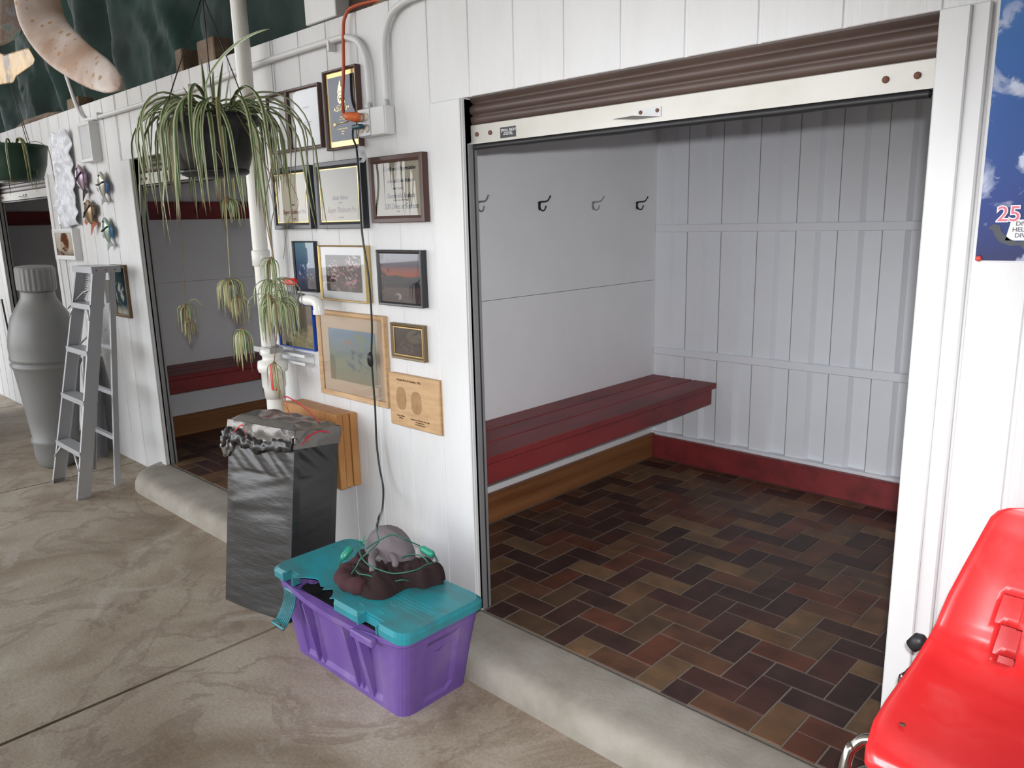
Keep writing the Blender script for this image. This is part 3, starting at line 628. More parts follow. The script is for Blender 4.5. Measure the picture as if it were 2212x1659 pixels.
# white framed blank panel
t = frame('white_panel_frame', 'white boxed frame with a blank bright panel above the fish ornaments', -5.655, -5.43, 2.033, 2.274, .06, .02, trimw, papw)

# engraved wooden plaque
t = thing('wooden_plaque', 'square honey coloured wood plaque with two oval engravings', 'plaque', (-2.36, YW - .001, .895), 'framed things on the white wall')
link('board', MB().box(-2.515, -2.205, YW - .028, YW - .015, .788, 1.005, b=.003).box(-2.51, -2.20, YW - .014, YW - .001, .784, 1.004, b=.003), woodlt, t)
engr = mat('burnt_engraving', (.33, .19, .085), .7, var=(30, [(.3, (.27, .15, .06)), (.7, (.40, .24, .11))]))
for cx, cz in ((-2.437, .905), (-2.342, .898)):
    link('oval_engraving', MB().prism([(cx + .032 * math.copysign(abs(math.cos(a)) ** .8, math.cos(a)), YW - .0285, cz + .047 * math.copysign(abs(math.sin(a)) ** .8, math.sin(a))) for a in [2 * PI * k / 28 for k in range(28)]], (0, .001, 0)), engr, t)
inkb = mat('burnt_lettering', (.10, .05, .02), .8)
for s_, x_, z_, sz in (('Friends Meet In Paradise, 1992', -2.385, .982, .012), ('Linda J. Nelson', -2.445, .832, .008), ('Seabase', -2.445, .823, .008), ('Captain, Grand Diver for Dive Club', -2.325, .828, .008), ('Bonneville Seabase', -2.325, .819, .007), ('Great Salt Lake, Utah', -2.325, .810, .007)):
    text('lettering', s_, (x_, YW - .0288, z_), sz, inkb, t)

# metal channel bracket under blue frame
m = MB().box(-3.40, -3.11, YW - .003, YW - .001, .965, 1.015).box(-3.40, -3.11, YW - .05, YW - .002, 1.012, 1.016).box(-3.40, -3.11, YW - .05, YW - .002, .965, .969).box(-3.40, -3.11, YW - .051, YW - .049, 1.002, 1.016).box(-3.40, -3.11, YW - .051, YW - .049, .965, .978)
tag(link('channel_bracket', m, trimw, org=(-3.25, YW, .965)), 'white painted metal channel strip under the blue frame', 'bracket')

# crumpled white plastic banner
m = MB()
def bf(u, v):
    xl, xr = (-6.29 - .10 * (1 - v)), (-5.925 - .035 * (1 - v))
    x = xl + (xr - xl) * u; z = 1.632 + .635 * v + .01 * math.sin(u * 9)
    y = YW - .030 - .022 * noise.noise(Vector((x * 12, z * 9, 3))) - .02 * noise.noise(Vector((x * 25, z * 20, 7))) - .02 * math.sin(u * PI)
    return Vector((x + .006 * noise.noise(Vector((z * 20, u, 4))), y, z))
m.grid(bf, 40, 60)
o = link('plastic_banner', m, whiteb, org=(-6.1, YW - .03, 1.65)); tag(o, 'long crumpled white plastic bag hanging on the wall by the far stall', 'banner')
so = o.modifiers.new('thickness', 'SOLIDIFY'); so.thickness = .004
# fish ornaments
def fishy(name, label, cx, cz, W, H, ang, cols, y0=YW - .035, seed=1):
    t = thing(name, label, 'ornament', (cx, YW, cz), 'fish ornaments on the white wall')
    R = Matrix.Translation((cx, y0, cz)) @ Matrix.Rotation(ang, 4, 'Y')
    def q(x, z, y=0): return R @ Vector((x * W, y, z * H))
    ms = [mat('enamel_%s_%d' % (name, i) if False else 'enamel_%d_%d' % (seed, i), c, .22, .5, bump=(30, .4, .004)) for i, c in enumerate(cols)]
    body = MB()
    def bfn(u, v):
        a = 2 * PI * u; s_ = v; r = math.sin(PI * min(1, s_ * .92 + .04)) ** .75 * (1 - .35 * s_)
        return q(-.5 + s_ * .8, .42 * r * math.sin(a), -.026 * r * math.cos(a))
    body.grid(bfn, 20, 14); link('body', body, ms[0], t)
    link('tail_fin', MB().prism([q(.22, .06), q(.5, .36), q(.44, 0), q(.52, -.34), q(.22, -.06)], (0, .004, 0)), ms[1], t)
    link('dorsal_fin', MB().prism([q(-.25, .30), q(-.02, .56), q(.24, .40), q(.12, .18)], (0, .004, 0)), ms[2], t)
    link('belly_fin', MB().prism([q(-.18, -.3), q(-.05, -.55), q(.08, -.46), q(.08, -.22)], (0, .004, 0)), ms[1], t)
    link('stripe', MB().tube([q(-.12 + .03 * math.sin(k * .5), -.34 + k * .085, -.027 + .0035 * abs(k - 4)) for k in range(9)], .006, 6), ms[3], t)
    link('eye', MB().lathe((0, 0, 0), [(0, .006), (.006, .004), (.009, 0)], 10, M=Matrix.Translation(q(-.36, .07, -.016)) @ Matrix.Rotation(PI / 2, 4, 'X')), ms[3], t)
    link('hanger', MB().cyl((cx, YW, cz), (cx, y0 + .004, cz), .004, 6), blackp, t)
fishy('fish_ornament', 'mauve fish ornament with dark fins nearest the crumpled banner', -5.77, 1.925, .22, .20, 1.2, [(.30, .22, .28), (.10, .07, .11), (.25, .18, .24), (.03, .02, .05)], seed=1)
fishy('fish_ornament', 'silvery blue edged fish ornament nearest the middle stall, upper one', -5.405, 1.865, .20, .185, 1.5, [(.42, .42, .36), (.6, .6, .6), (.03, .15, .42), (.05, .06, .05)], seed=2)
fishy('fish_ornament', 'round bronze and gold fish ornament with an orange tail', -5.70, 1.70, .21, .23, 1.1, [(.30, .22, .13), (.75, .25, .14), (.14, .10, .08), (.05, .06, .09)], seed=3)
fishy('fish_ornament', 'green and silver fish ornament nearest the ladder top', -5.42, 1.58, .20, .18, 1.35, [(.30, .38, .32), (.55, .62, .58), (.04, .16, .35), (.02, .03, .03)], seed=4)

# ---- electrics
t = thing('socket_box', 'metal socket box with a grey socket plate and blank white cover', 'socket', (-2.50, YW - .02, 1.98))
link('box_body', MB().box(-2.59, -2.42, YW - .045, YW - .001, 1.928, 2.032, b=.003), trimw, t)
pl = link('socket_plate', MB().box(-2.588, -2.512, YW - .049, YW - .045, 1.93, 2.03, b=.002), galv, t)
link('blank_cover', MB().box(-2.508, -2.424, YW - .049, YW - .045, 1.93, 2.03, b=.002), trimw, t)
for z in (2.0, 1.955):
    for x_ in (-2.568, -2.532): 
        link('socket', MB().lathe((0, 0, 0), [(0, .003), (.011, .003), (.013, 0)], 14, M=Matrix.Translation((x_, YW - .049, z)) @ Matrix.Rotation(PI / 2, 4, 'X')), mat('ivory_socket', (.66, .58, .44), .4) if 'ivory_socket' not in MATS else MATS['ivory_socket'], pl)
for x_ in (-2.565, -2.46): link('conduit_connector', MB().cyl((x_ + .02, YW - .022, 2.032), (x_ + .02, YW - .022, 2.055), .013, 12).box(x_ + .002, x_ + .01, YW - .03, YW - .02, 2.04, 2.047), galv, t)
def bez(pts, n=8):
    """Catmull-Rom through the points"""
    P_ = [Vector(p) for p in pts]; out = []
    for i in range(len(P_) - 1):
        a, b, c, d = P_[max(i - 1, 0)], P_[i], P_[i + 1], P_[min(i + 2, len(P_) - 1)]
        for k in range(n):
            s = k / n; out.append(.5 * ((2 * b) + (c - a) * s + (2 * a - 5 * b + 4 * c - d) * s * s + (3 * b - a - 3 * c + d) * s ** 3))
    out.append(P_[-1]); return out
yc = YW - .020
t = thing('electrical_conduit', 'long white painted conduit along the wall top bending down to the socket box', 'conduit', (-4, yc, 2.29))
link('pipe', MB().tube(bez([(-5.93, yc, 2.76), (-5.83, yc, 2.60), (-5.74, yc, 2.44), (-5.67, yc, 2.345), (-5.60, yc, 2.302), (-5.50, yc, 2.294), (-5.0, yc, 2.29), (-4.0, yc, 2.295), (-3.35, yc, 2.313), (-2.80, yc, 2.316), (-2.68, yc, 2.312), (-2.60, yc, 2.285), (-2.56, yc, 2.235), (-2.546, yc, 2.17), (-2.545, yc, 2.05)], 6), .0125, 12), trimw, t)
for x_ in (-5.35, -4.05, -2.78): link('pipe_strap', MB().box(x_ - .008, x_ + .008, yc - .015, YW - .001, 2.276, 2.318, b=.002), trimw, t)
t = thing('electrical_conduit', 'short white conduit rising from the socket box and bending right', 'conduit', (-2.44, yc, 2.2))
link('pipe', MB().tube(bez([(-2.44, yc, 2.05), (-2.44, yc, 2.15), (-2.438, yc, 2.24), (-2.42, yc, 2.30), (-2.38, yc, 2.345), (-2.31, yc, 2.368), (-2.22, yc, 2.372), (-1.9, yc, 2.372)], 6), .0125, 12), trimw, t)
t = thing('extension_cord', 'orange red extension cord looping over the wall top into the socket box', 'cord', (-2.65, 1.87, 2.2))
link('cord', MB().tube(bez([(-2.42, 2.0, 2.412), (-2.50, 1.94, 2.42), (-2.62, 1.895, 2.412), (-2.665, 1.885, 2.38), (-2.675, 1.88, 2.32), (-2.68, 1.875, 2.2), (-2.69, 1.87, 2.10), (-2.683, 1.862, 2.05), (-2.655, 1.845, 2.022), (-2.62, 1.83, 2.01)], 6), .0065, 8), orangecord, t)
link('plug', MB().tube([(-2.64, 1.835, 2.015), (-2.615, 1.832, 2.009), (-2.58, 1.84, 2.003), (-2.568, 1.8585, 2.0)], [.008, .015, .019, .017], 12), orangeplug, t)
t = thing('string_light_lead', 'thin dark green light cord with inline switch running down to the bin', 'cord', (-2.58, 1.86, 1.1))
link('plug', MB().box(-2.600, -2.545, YW - .075, YW - .050, 1.958, 1.975, b=.005), mat('teal_plug', (.015, .08, .11), .4), t)
cp = [(-2.60, 1.845, 1.965), (-2.612, 1.85, 1.93), (-2.585, 1.845, 1.88), (-2.575, 1.84, 1.75), (-2.598, 1.855, 1.57), (-2.585, 1.865, 1.386), (-2.59, 1.87, 1.198), (-2.607, 1.87, 1.051), (-2.603, 1.87, .865), (-2.606, 1.87, .764), tuple(PY(814, 962, 1.865)), tuple(PY(820, 1010, 1.86)), tuple(PY(828, 1055, 1.85)), tuple(PY(826, 1100, 1.76)), tuple(PZ(720 + 850 / 8.508, 1110 + 30 / 8.508, .53)), tuple(PZ(720 + 805 / 8.508, 1110 + 200 / 8.508, .51)), tuple(PZ(720 + 802 / 8.508, 1110 + 290 / 8.508, .495))]
link('cord', MB().tube(bez(cp, 8), .0042, 8), darkcord, t)
link('inline_switch', MB().tube([(-2.607, 1.868, 1.08), (-2.608, 1.864, 1.068), (-2.608, 1.864, 1.03), (-2.607, 1.868, 1.018)], [.005, .012, .012, .005], 8).box(-2.612, -2.604, 1.85, 1.856, 1.04, 1.058), blackp, t)
# translucent twist of tape on the cord
m = MB(); m.grid(lambda u, v: Vector((-2.565 + (u - .5) * .05 * (1.2 - v) + .01 * math.sin(v * 6), 1.855 + .012 * math.sin(u * 5 + v * 3), 1.835 + v * .06)), 6, 6)
link('tape_scrap', m, mat('clear_tape', (.7, .72, .75), .15, trans=.3), t)

# ---- plumbing
t = thing('plumbing_pipe', 'white plastic pipe standing in front of the wall with red handled valves', 'pipe', (-3.33, 1.8, .0))
link('upper_pipe', MB().cyl((-3.318, 1.8, 1.05), (-3.318, 1.8, 4.15), .034, 24), whitep, t)
link('pipe_joint', MB().lathe((-3.318, 1.8, 1.42), [(.036, 0), (.041, .004), (.041, .07), (.036, .075)], 24), whitep, t)
link('metal_band', MB().box(-3.40, -3.25, 1.765, 1.835, 1.02, 1.045).cyl((-3.318, 1.8, 1.01), (-3.318, 1.8, 1.05), .046, 20), galv, t)
link('union_coupling', MB().lathe((-3.30, 1.8, 0), [(.036, 1.04), (.05, 1.035), (.05, 1.01), (.044, 1.005), (.044, .985), (.066, .98), (.07, .95), (.066, .93), (.055, .925), (.055, .86), (.05, .85), (.046, .80)], 24), whitep, t)
link('lower_pipe', MB().cyl((-3.30, 1.8, .10), (-3.30, 1.8, .85), .042, 24), whitep, t)
link('valve_body', MB().cyl((-3.25, 1.78, .93), (-3.19, 1.75, .93), .028, 14), whitep, t)
link('valve_handle', MB().box(-3.20, -3.165, 1.725, 1.745, .86, .985, b=.008), valvered, t)
bp = link('branch_pipe', MB().cyl((-3.29, 1.8, 1.288), (-2.92, 1.8, 1.283), .018, 16).tube(bez([(-2.96, 1.8, 1.283), (-2.90, 1.8, 1.283), (-2.872, 1.8, 1.272), (-2.866, 1.8, 1.245), (-2.866, 1.8, 1.235)], 5), .023, 16).cyl((-2.866, 1.8, 1.245), (-2.866, 1.8, 1.228), .026, 16), whitep, t)
link('branch_valve', MB().cyl((-3.13, 1.8, 1.288), (-2.99, 1.8, 1.285), .026, 16).cyl((-3.05, 1.8, 1.30), (-3.05, 1.8, 1.34), .012, 10), mat('dark_grey_valve', (.14, .14, .15), .5), t)
link('branch_valve_handle', MB().box(-3.11, -3.01, 1.775, 1.80, 1.345, 1.375, b=.008, M=Matrix.Identity(4)), valvered, t)

# ================================================================ POSTER (right)
p_sea = picmat('blue_sea_poster', [('v', [(0, (.012, .02, .10)), (.12, (.015, .04, .20)), (.5, (.025, .12, .38)), (1, (.10, .28, .55))], 3, .12), ('blob', msk(.53, .60), 7, (.50, .55, .68), (.10, .36, .22, .40)), ('blob', msk(.60, .66), 14, (.55, .6, .75), (.5, .3, .9, .4))])
t = thing('scuba_poster', 'large blue underwater scuba poster pinned right of the open stall', 'poster', (0, YW - .004, 1.9))
link('sheet', MB().box(-.443, .30, YW - .004, YW - .002, 1.490, 2.36), trimw, t)
link('print', MB().quad((-.440, YW - .005, 1.493), (.297, YW - .005, 1.493), (.297, YW - .005, 2.357), (-.440, YW - .005, 2.357)), p_sea, t)
yy = YW - .0062
pink = mat('pink_numerals', (.68, .16, .24), .5); wh = papw
link('caption_panel', MB().prism([(-.388, yy, 1.535), (-.15, yy, 1.535), (-.15, yy, 1.572), (-.38, yy, 1.578)], (0, .0008, 0)), wh, t)
text('lettering', '25', (-.386, yy - .001, 1.588), .044, wh, t, ext=.0003, bold=.0022, align='CENTER')
text('lettering', '25', (-.386, yy - .0018, 1.588), .044, pink, t, ext=.0003)
text('lettering', 'YEARS', (-.30, yy - .001, 1.594), .022, wh, t)
for s_, z_ in (('DIVERS', 1.569), ('HELPING', 1.557), ('DIVERS', 1.545)): text('lettering', s_, (-.352, yy - .001, z_), .0125, mat('grey_ink', (.13, .13, .16)) if 'grey_ink' not in MATS else MATS['grey_ink'], t)
# diver silhouettes
dk = mat('diver_dark_print', (.05, .055, .07), .5)
link('small_diver_print', MB().prism([(x_, yy, z_) for x_, z_ in ((-.422, 1.56), (-.412, 1.569), (-.40, 1.566), (-.397, 1.555), (-.388, 1.545), (-.38, 1.538), (-.365, 1.532), (-.352, 1.535), (-.345, 1.522), (-.352, 1.516), (-.36, 1.525), (-.378, 1.524), (-.398, 1.532), (-.408, 1.545), (-.412, 1.556))], (0, .0006, 0)), dk, t)
link('large_diver_print', MB().prism([(x_, yy, z_) for x_, z_ in ((-.33, 1.82), (-.30, 1.86), (-.26, 1.86), (-.22, 1.80), (-.25, 1.76), (-.29, 1.75), (-.32, 1.72), (-.335, 1.66), (-.352, 1.64), (-.355, 1.66), (-.345, 1.71), (-.335, 1.76))], (0, .0006, 0)), dk, t)
link('hose_print', MB().tube(bez([(-.30, yy, 1.80), (-.36, yy, 1.79), (-.375, yy, 1.765), (-.35, yy, 1.77), (-.31, yy, 1.79)], 6), .0012, 5), dk, t)
link('pin', MB().lathe((0, 0, 0), [(0, .006), (.005, .005), (.007, 0)], 12, M=Matrix.Translation((-.433, YW - .005, 1.497)) @ Matrix.Rotation(PI / 2, 4, 'X')), mat('red_pin', (.6, .07, .06), .4), t)

# ================================================================ LEFT: ladder, giant bottle, dark panel
def ladder():
    t = thing('step_ladder', 'folded aluminium step ladder leaning against the wall', 'ladder', (-5.22, 1.5, 0))
    y0, y1, H = 1.36, 1.652, 1.40
    def fr(s, z, dx=0, dy=0):      # s -1..1 across, point on front plane
        k = z / H; hw = .245 - .085 * k; return Vector((-5.235 + s * hw + .01 * k + dx, y0 + (y1 - y0) * k + dy, z))
    def rail(s, w_, yo, hw0, hw1, zt, zb, lean0, lean1):
        m = MB(); th = .003
        a = []
        for z in (zb, zt):
            k = z / H; cx = -5.235 + .01 * k + s * (hw0 + (hw1 - hw0) * k); y = lean0 + (lean1 - lean0) * k
            a.append((cx, y, z))
        (xa, ya, za), (xb, yb_, zb_) = a
        def bar(dx0, dx1, dy0, dy1):
            vs = [(xa + dx0, ya + dy0, za), (xa + dx1, ya + dy0, za), (xa + dx1, ya + dy1, za), (xa + dx0, ya + dy1, za), (xb + dx0, yb_ + dy0, zb_), (xb + dx1, yb_ + dy0, zb_), (xb + dx1, yb_ + dy1, zb_), (xb + dx0, yb_ + dy1, zb_)]
            m.add(vs, [(3, 2, 1, 0), (4, 5, 6, 7), (0, 1, 5, 4), (1, 2, 6, 5), (2, 3, 7, 6), (3, 0, 4, 7)])
        bar(-th / 2, th / 2, 0, w_); f = .022 * s
        bar(min(0, -f), max(0, -f), 0, th); bar(min(0, -f), max(0, -f), w_ - th, w_)
        return m
    for s in (-1, 1): link('front_rail', rail(s, .075, 0, .245, .155, 1.38, 0, y0, y1), ladal, t)
    for s in (-1, 1): link('rear_rail', rail(s, .032, 0, .225, .145, 1.37, .03 if s > 0 else .03, 1.585, 1.745), ladal, t)
    for i, z in enumerate((.285, .59, .885, 1.16)):
        a, b = fr(-1, z), fr(1, z)
        m = MB().box(a.x + .002, b.x - .002, a.y - .006, a.y + .078, z - .004, z).box(a.x + .002, b.x - .002, a.y - .008, a.y - .004, z - .034, z, b=.0015).box(a.x + .002, b.x - .002, a.y + .074, a.y + .078, z - .02, z)
        link('step', m, ladal, t)
        if i in (0, 3):
            for s in (-1, 1):
                p = fr(s, z - .03); q = fr(s * 1.0, z - .11 if i == 0 else z - .09)
                p.x -= s * (.10 if i == 0 else .05); link('brace', MB().tube([p + Vector((0, -.002, 0)), q + Vector((-s * .003, -.002, 0))], .006, 6), ladal, t)
    for z in (.32, .60, .88):
        k = z / H; hw = .225 - .08 * k; y = 1.585 + .16 * k
        link('rear_bar', MB().box(-5.235 - hw, -5.235 + hw, y + .004, y + .03, z - .012, z + .012), ladal, t)
    m = MB().box(-5.40, -5.06, 1.635, 1.80, 1.378, 1.384).box(-5.40, -5.06, 1.632, 1.637, 1.345, 1.384, b=.001).box(-5.402, -5.398, 1.635, 1.80, 1.345, 1.384).box(-5.062, -5.057, 1.635, 1.80, 1.345, 1.384)
    cap_ = link('top_cap', m, ladal, t)
    for x_ in (1.66, 1.715, 1.77): link('rivet', MB().lathe((0, 0, 0), [(0, .003), (.004, .002), (.005, 0)], 8, M=Matrix.Translation((-5.057, x_, 1.362)) @ Matrix.Rotation(PI / 2, 4, 'Y')), rust, cap_)
    a = fr(0, 1.28)
    lb = link('warning_label', MB().prism([fr(-.93, 1.17, dx=.012, dy=.06), fr(-.93, 1.36, dx=.012, dy=.06), fr(-.93, 1.36, dx=.085, dy=.06), fr(-.93, 1.17, dx=.085, dy=.06)], (0, .002, 0)), mat('grey_label', (.42, .42, .42), .6), t)
    for k in range(12):
        z = 1.185 + k * .0145; link('print_line', MB().prism([fr(-.93, z, dx=.02, dy=.0585), fr(-.93, z + .005, dx=.02, dy=.0585), fr(-.93, z + .005, dx=.05 + .028 * ((k * 7) % 5) / 5, dy=.0585), fr(-.93, z, dx=.05 + .028 * ((k * 7) % 5) / 5, dy=.0585)], (0, .001, 0)), ink, lb)
    link('side_sticker', MB().box(-5.081, -5.079, 1.70, 1.735, 1.16, 1.30), papw, t)
    for z in (.95, 1.22): link('spreader', MB().tube([(-5.235 - (.245 - .065) , 1.58, z - .1), (-5.235 - .10, 1.66, z), (-5.235 + .06, 1.71, z + .04)], .006, 6), galv, t)
    for s in (-1, 1): link('foot', MB().box(fr(s, 0).x - .012, fr(s, 0).x + .012, y0 - .003, y0 + .08, 0, .02, b=.002), greyhdpe if s < 0 else ladal, t)
    return t
ladder()

# giant bottle
t = thing('giant_bottle', 'giant grey moulded bottle standing on the floor behind the ladder', 'bottle', (-5.905, 1.53, 0))
Rb = Matrix.Translation((-5.895, 1.53, 0)) @ Matrix.Rotation(math.radians(3.8), 4, 'Y') @ Matrix.Diagonal((.9, .9, 1, 1))
link('body', MB().lathe((0, 0, 0), [(.0, .004), (.11, .004), (.135, .03), (.155, .09), (.158, .17), (.168, .185), (.168, .21), (.158, .225), (.175, .36), (.20, .56), (.218, .70), (.226, .715), (.236, .73), (.236, .742), (.222, .75), (.222, .762), (.236, .772), (.236, .785), (.232, .80), (.236, .86), (.226, .93), (.208, 1.01), (.195, 1.05), (.17, 1.09), (.14, 1.135), (.118, 1.17), (.112, 1.20), (.112, 1.235)], 48, M=Rb), greyhdpe, t)
cp_ = []
m = MB(); n_ = 96; vs = []; fs = []
for z, r in ((1.225, .122), (1.235, .128), (1.365, .128), (1.38, .12), (1.382, 0)):
    for k in range(n_):
        a = 2 * PI * k / n_; rr = r + (.003 if (k // 2) % 2 and .12 < r and 1.23 < z < 1.37 else 0); vs.append(Rb @ Vector((rr * math.cos(a), rr * math.sin(a), z)))
for i in range(4):
    for k in range(n_): fs.append((i * n_ + k, i * n_ + (k + 1) % n_, (i + 1) * n_ + (k + 1) % n_, (i + 1) * n_ + k))
m.add(vs, fs, False); link('screw_cap', m, greyhdpe, t)
# dark tapered sheet for the dark area behind the ladder
m = MB().prism([(-6.25, 1.80, 0), (-5.81, 1.80, 0), (-5.80, 1.82, .19), (-5.87, 1.85, .50), (-5.95, 1.87, .72), (-6.2, 1.87, .72)], (0, .015, 0))
tag(link('dark_tapered_sheet', m, mat('dark_grey_panel', (.10, .10, .105), .6), org=(-6.0, 1.83, 0)), 'dark grey tapered sheet at the wall behind the ladder', 'board')

# ================================================================ PURPLE BIN
BX0, BX1, BY0, BY1 = -2.57, -1.765, 1.315, 1.685
def bin_():
    t = thing('storage_bin', 'purple plastic storage bin with a broken teal lid beside the step', 'bin', ((BX0 + BX1) / 2, 1.5, 0))
    cx, cy = (-2.172), 1.505
    def ring(z, k, inset=0, wall=0):
        # k 0 bottom .. 1 top; outline with corner posts and recessed middles
        hx = .333 + .055 * k - wall; hy = .149 + .026 * k - wall
        pts = []; r = .045; n_ = 5; cs = [(1, -1, -90), (1, 1, 0), (-1, 1, 90), (-1, -1, 180)]
        for q, (sx_, sy_, a0) in enumerate(cs):
            for i in range(n_ + 1):
                a = math.radians(a0 + 90 * i / n_); pts.append((cx + sx_ * (hx - r) + r * math.cos(a), cy + sy_ * (hy - r) + r * math.sin(a)))
            # recess along the following side
            nx, ny = pts[-1]; sx2, sy2, _ = cs[(q + 1) % 4]
            a2 = math.radians(cs[(q + 1) % 4][2]); ex, ey = cx + sx2 * (hx - r) + r * math.cos(a2), cy + sy2 * (hy - r) + r * math.sin(a2)
            inw = Vector((cx - (nx + ex) / 2, cy - (ny + ey) / 2)).normalized()
            L_ = math.hypot(ex - nx, ey - ny)
            fs_ = (.10, .115, .28, .295, .31, .5, .69, .705, .72, .885, .90) if L_ > .4 else (.20, .23, .5, .62, .64, .66, .8)
            for f in fs_:
                px, py = nx + (ex - nx) * f, ny + (ey - ny) * f
                lo, hi = fs_[1] - .001, fs_[-2] + .001 if L_ > .4 else fs_[-1] - .01
                dep = inset if lo <= f <= hi else 0
                if L_ > .4 and f in (.295, .705): dep = -.004 if inset else 0
                if L_ <= .4 and f == .64: dep = inset + .008 if inset else 0
                bow = 0
                if L_ > .4 and q == 3 and k > .9: bow = -.024 * math.sin(PI * f) ** .8
                pts.append((px + inw.x * (dep + bow), py + inw.y * (dep + bow)))
        return [Vector((x, y, z - (.022 * max(0, math.sin(PI * (x - BX0) / (BX1 - BX0))) if (k > .9 and y < cy - .1) else 0))) for x, y in pts]
    seq = [ring(.0, 0), ring(.004, 0), ring(.02, .05, .0), ring(.05, .15, .014), ring(.16, .5, .016), ring(.235, .76, .012), ring(.262, .88, .0), ring(.282, .95), ring(.288, 1.03), ring(.305, 1.05), ring(.306, 1.0), ring(.29, .9, wall=.008), ring(.02, .1, wall=.01)]
    n_ = len(seq[0]); vs = [p for r in seq for p in r]; fs = []
    for i in range(len(seq) - 1):
        for k in range(n_): fs.append((i * n_ + k, i * n_ + (k + 1) % n_, (i + 1) * n_ + (k + 1) % n_, (i + 1) * n_ + k))
    fs.append(tuple(range(n_))[::-1]); fs.append(tuple(range((len(seq) - 1) * n_, len(seq) * n_)))
    link('tub', MB().add(vs, fs), purple, t)
    # ribs on the front
    for x0, x1 in ((-2.335, -2.325), (-2.09, -2.078), (-2.015, -1.99)):
        link('rib', MB().prism([(x0, 1.352, .02), (x1, 1.352, .02), (x1 + .004, 1.300, .27), (x0 + .004, 1.300, .27)], (0, .03, 0)), purple, t)
    link('latch_socket', MB().box(-2.02, -1.90, 1.292, 1.315, .262, .29, b=.004), purple, t)
    # lid with broken front edge
    zl = .34
    def rr(x0, x1, y0, y1, r, n=5):
        out = []
        for (cx_, cy_, a0) in ((x1 - r, y0 + r, -90), (x1 - r, y1 - r, 0), (x0 + r, y1 - r, 90), (x0 + r, y0 + r, 180)):
            for i in range(n + 1):
                a = math.radians(a0 + 90 * i / n); out.append((cx_ + r * math.cos(a), cy_ + r * math.sin(a)))
        return out
    base = rr(BX0, BX1, BY0, BY1, .045)
    # front edge runs from the last arc (x0+r, y0) back to the first (x1-r, y0): insert notch + hole
    jag = [(-2.475, BY0), (-2.470, BY0 + .032), (-2.405, BY0 + .032), (-2.400, BY0 + .004), (-2.392, 1.335), (-2.372, 1.352), (-2.345, 1.368), (-2.325, 1.372), (-2.300, 1.362), (-2.270, 1.348), (-2.262, 1.362), (-2.243, 1.338), (-2.222, 1.366), (-2.196, 1.352), (-2.175, 1.332), (-2.168, 1.318), (-2.150, 1.335), (-2.140, BY0 + .0), (-2.005, BY0), (-1.998, BY0 + .032), (-1.895, BY0 + .032), (-1.888, BY0)]
    outl = base + jag
    m = MB()
    n1 = len(outl); ctr = Vector(((BX0 + BX1) / 2, (BY0 + BY1) / 2))
    def shr(p, d): # move toward inside by d (approx)
        q = Vector(p); v = ctr - q; v.x = math.copysign(min(abs(v.x), d), v.x); v.y = math.copysign(min(abs(v.y), d), v.y)
        return (q.x + v.x, q.y + v.y)
    o2 = [shr(p, .012) if p in base or abs(p[1] - BY0) < .001 else p for p in outl]
    top = [Vector((x, y, zl)) for x, y in o2]; mid = [Vector((x, y, zl - .012)) for x, y in outl]; lo = [Vector((x, y, zl - .034 if (p_ in base or abs(p_[1] - BY0) < .001 or abs(p_[1] - BY0 - .032) < .001) else zl - .004)) for (x, y), p_ in zip(outl, outl)]
    mid = [Vector((v.x, v.y, zl - .012 if l.z < zl - .01 else zl - .002)) for v, l in zip(mid, lo)]
    bot = [Vector((t_.x, t_.y, l.z)) for t_, l in zip([Vector((*shr(p, .003), 0)) for p in outl], lo)]
    und = [Vector((*shr(p, .014), zl - .006)) for p in outl]
    vs = top + mid + lo + bot; fs = [tuple(range(n1))]
    for i in range(3):
        for k in range(n1): fs.append((i * n1 + k, (i + 1) * n1 + k, (i + 1) * n1 + (k + 1) % n1, i * n1 + (k + 1) % n1))
    m.add(vs, fs); m.add([v - Vector((0, 0, .004)) for v in top], [tuple(range(n1))[::-1]])
    lid = link('lid', m, teal, t)
    for x0 in (-2.468, -1.996):
        w_ = .062 if x0 < -2.2 else .098
        link('latch_notch', MB().box(x0, x0 + w_, BY0 + .026, BY0 + .031, .305, zl - .006).box(x0 - .006, x0 + .002, BY0 - .004, BY0 + .03, .303, zl - .001, b=.002).box(x0 + w_ - .002, x0 + w_ + .004, BY0 - .004, BY0 + .03, .306, zl - .003, b=.002), teal, lid)
    for k in range(5): link('moulded_line', MB().box(-1.99 , -1.80, 1.44 + k * .016, 1.4425 + k * .016, zl - .0005, zl + .0012), teal, lid)
    for k, (x_, y_) in enumerate(((-2.06, 1.365), (-1.965, 1.375), (-1.97, 1.43))): link('moulded_mark', MB().box(x_, x_ + .03, y_, y_ + .004, zl - .0005, zl + .0015, b=.0005), teal, lid)
    # teal latch hanging on the left of the front
    m = MB(); m.grid(lambda u, v: Vector((-2.475 + u * .075, 1.318 - .050 * (1 - v) ** 2 * (1.0), .165 + .115 * v)), 8, 8)
    hl = link('latch', m, teal, t); hl.modifiers.new('s', 'SOLIDIFY').thickness = .004
    for k in range(7):
        link('latch_rib', MB().tube([(-2.468 + k * .0102, 1.315 - .050 * (1 - v) ** 2, .165 + .115 * v) for v in (0, .2, .4, .6, .8, .95)], .0018, 5), teal, hl)
    link('latch_lip', MB().tube([(-2.478, 1.262, .168), (-2.475, 1.258, .160), (-2.40, 1.258, .160), (-2.397, 1.262, .168)], .005, 8), teal, hl)
    # dark contents
    m = MB(); m.grid(lambda u, v: Vector((-2.53 + u * .72, 1.355 + v * .28, .215 + .035 * noise.noise(Vector((u * 9, v * 5, 2))) + .03 * math.sin(PI * u))), 40, 16)
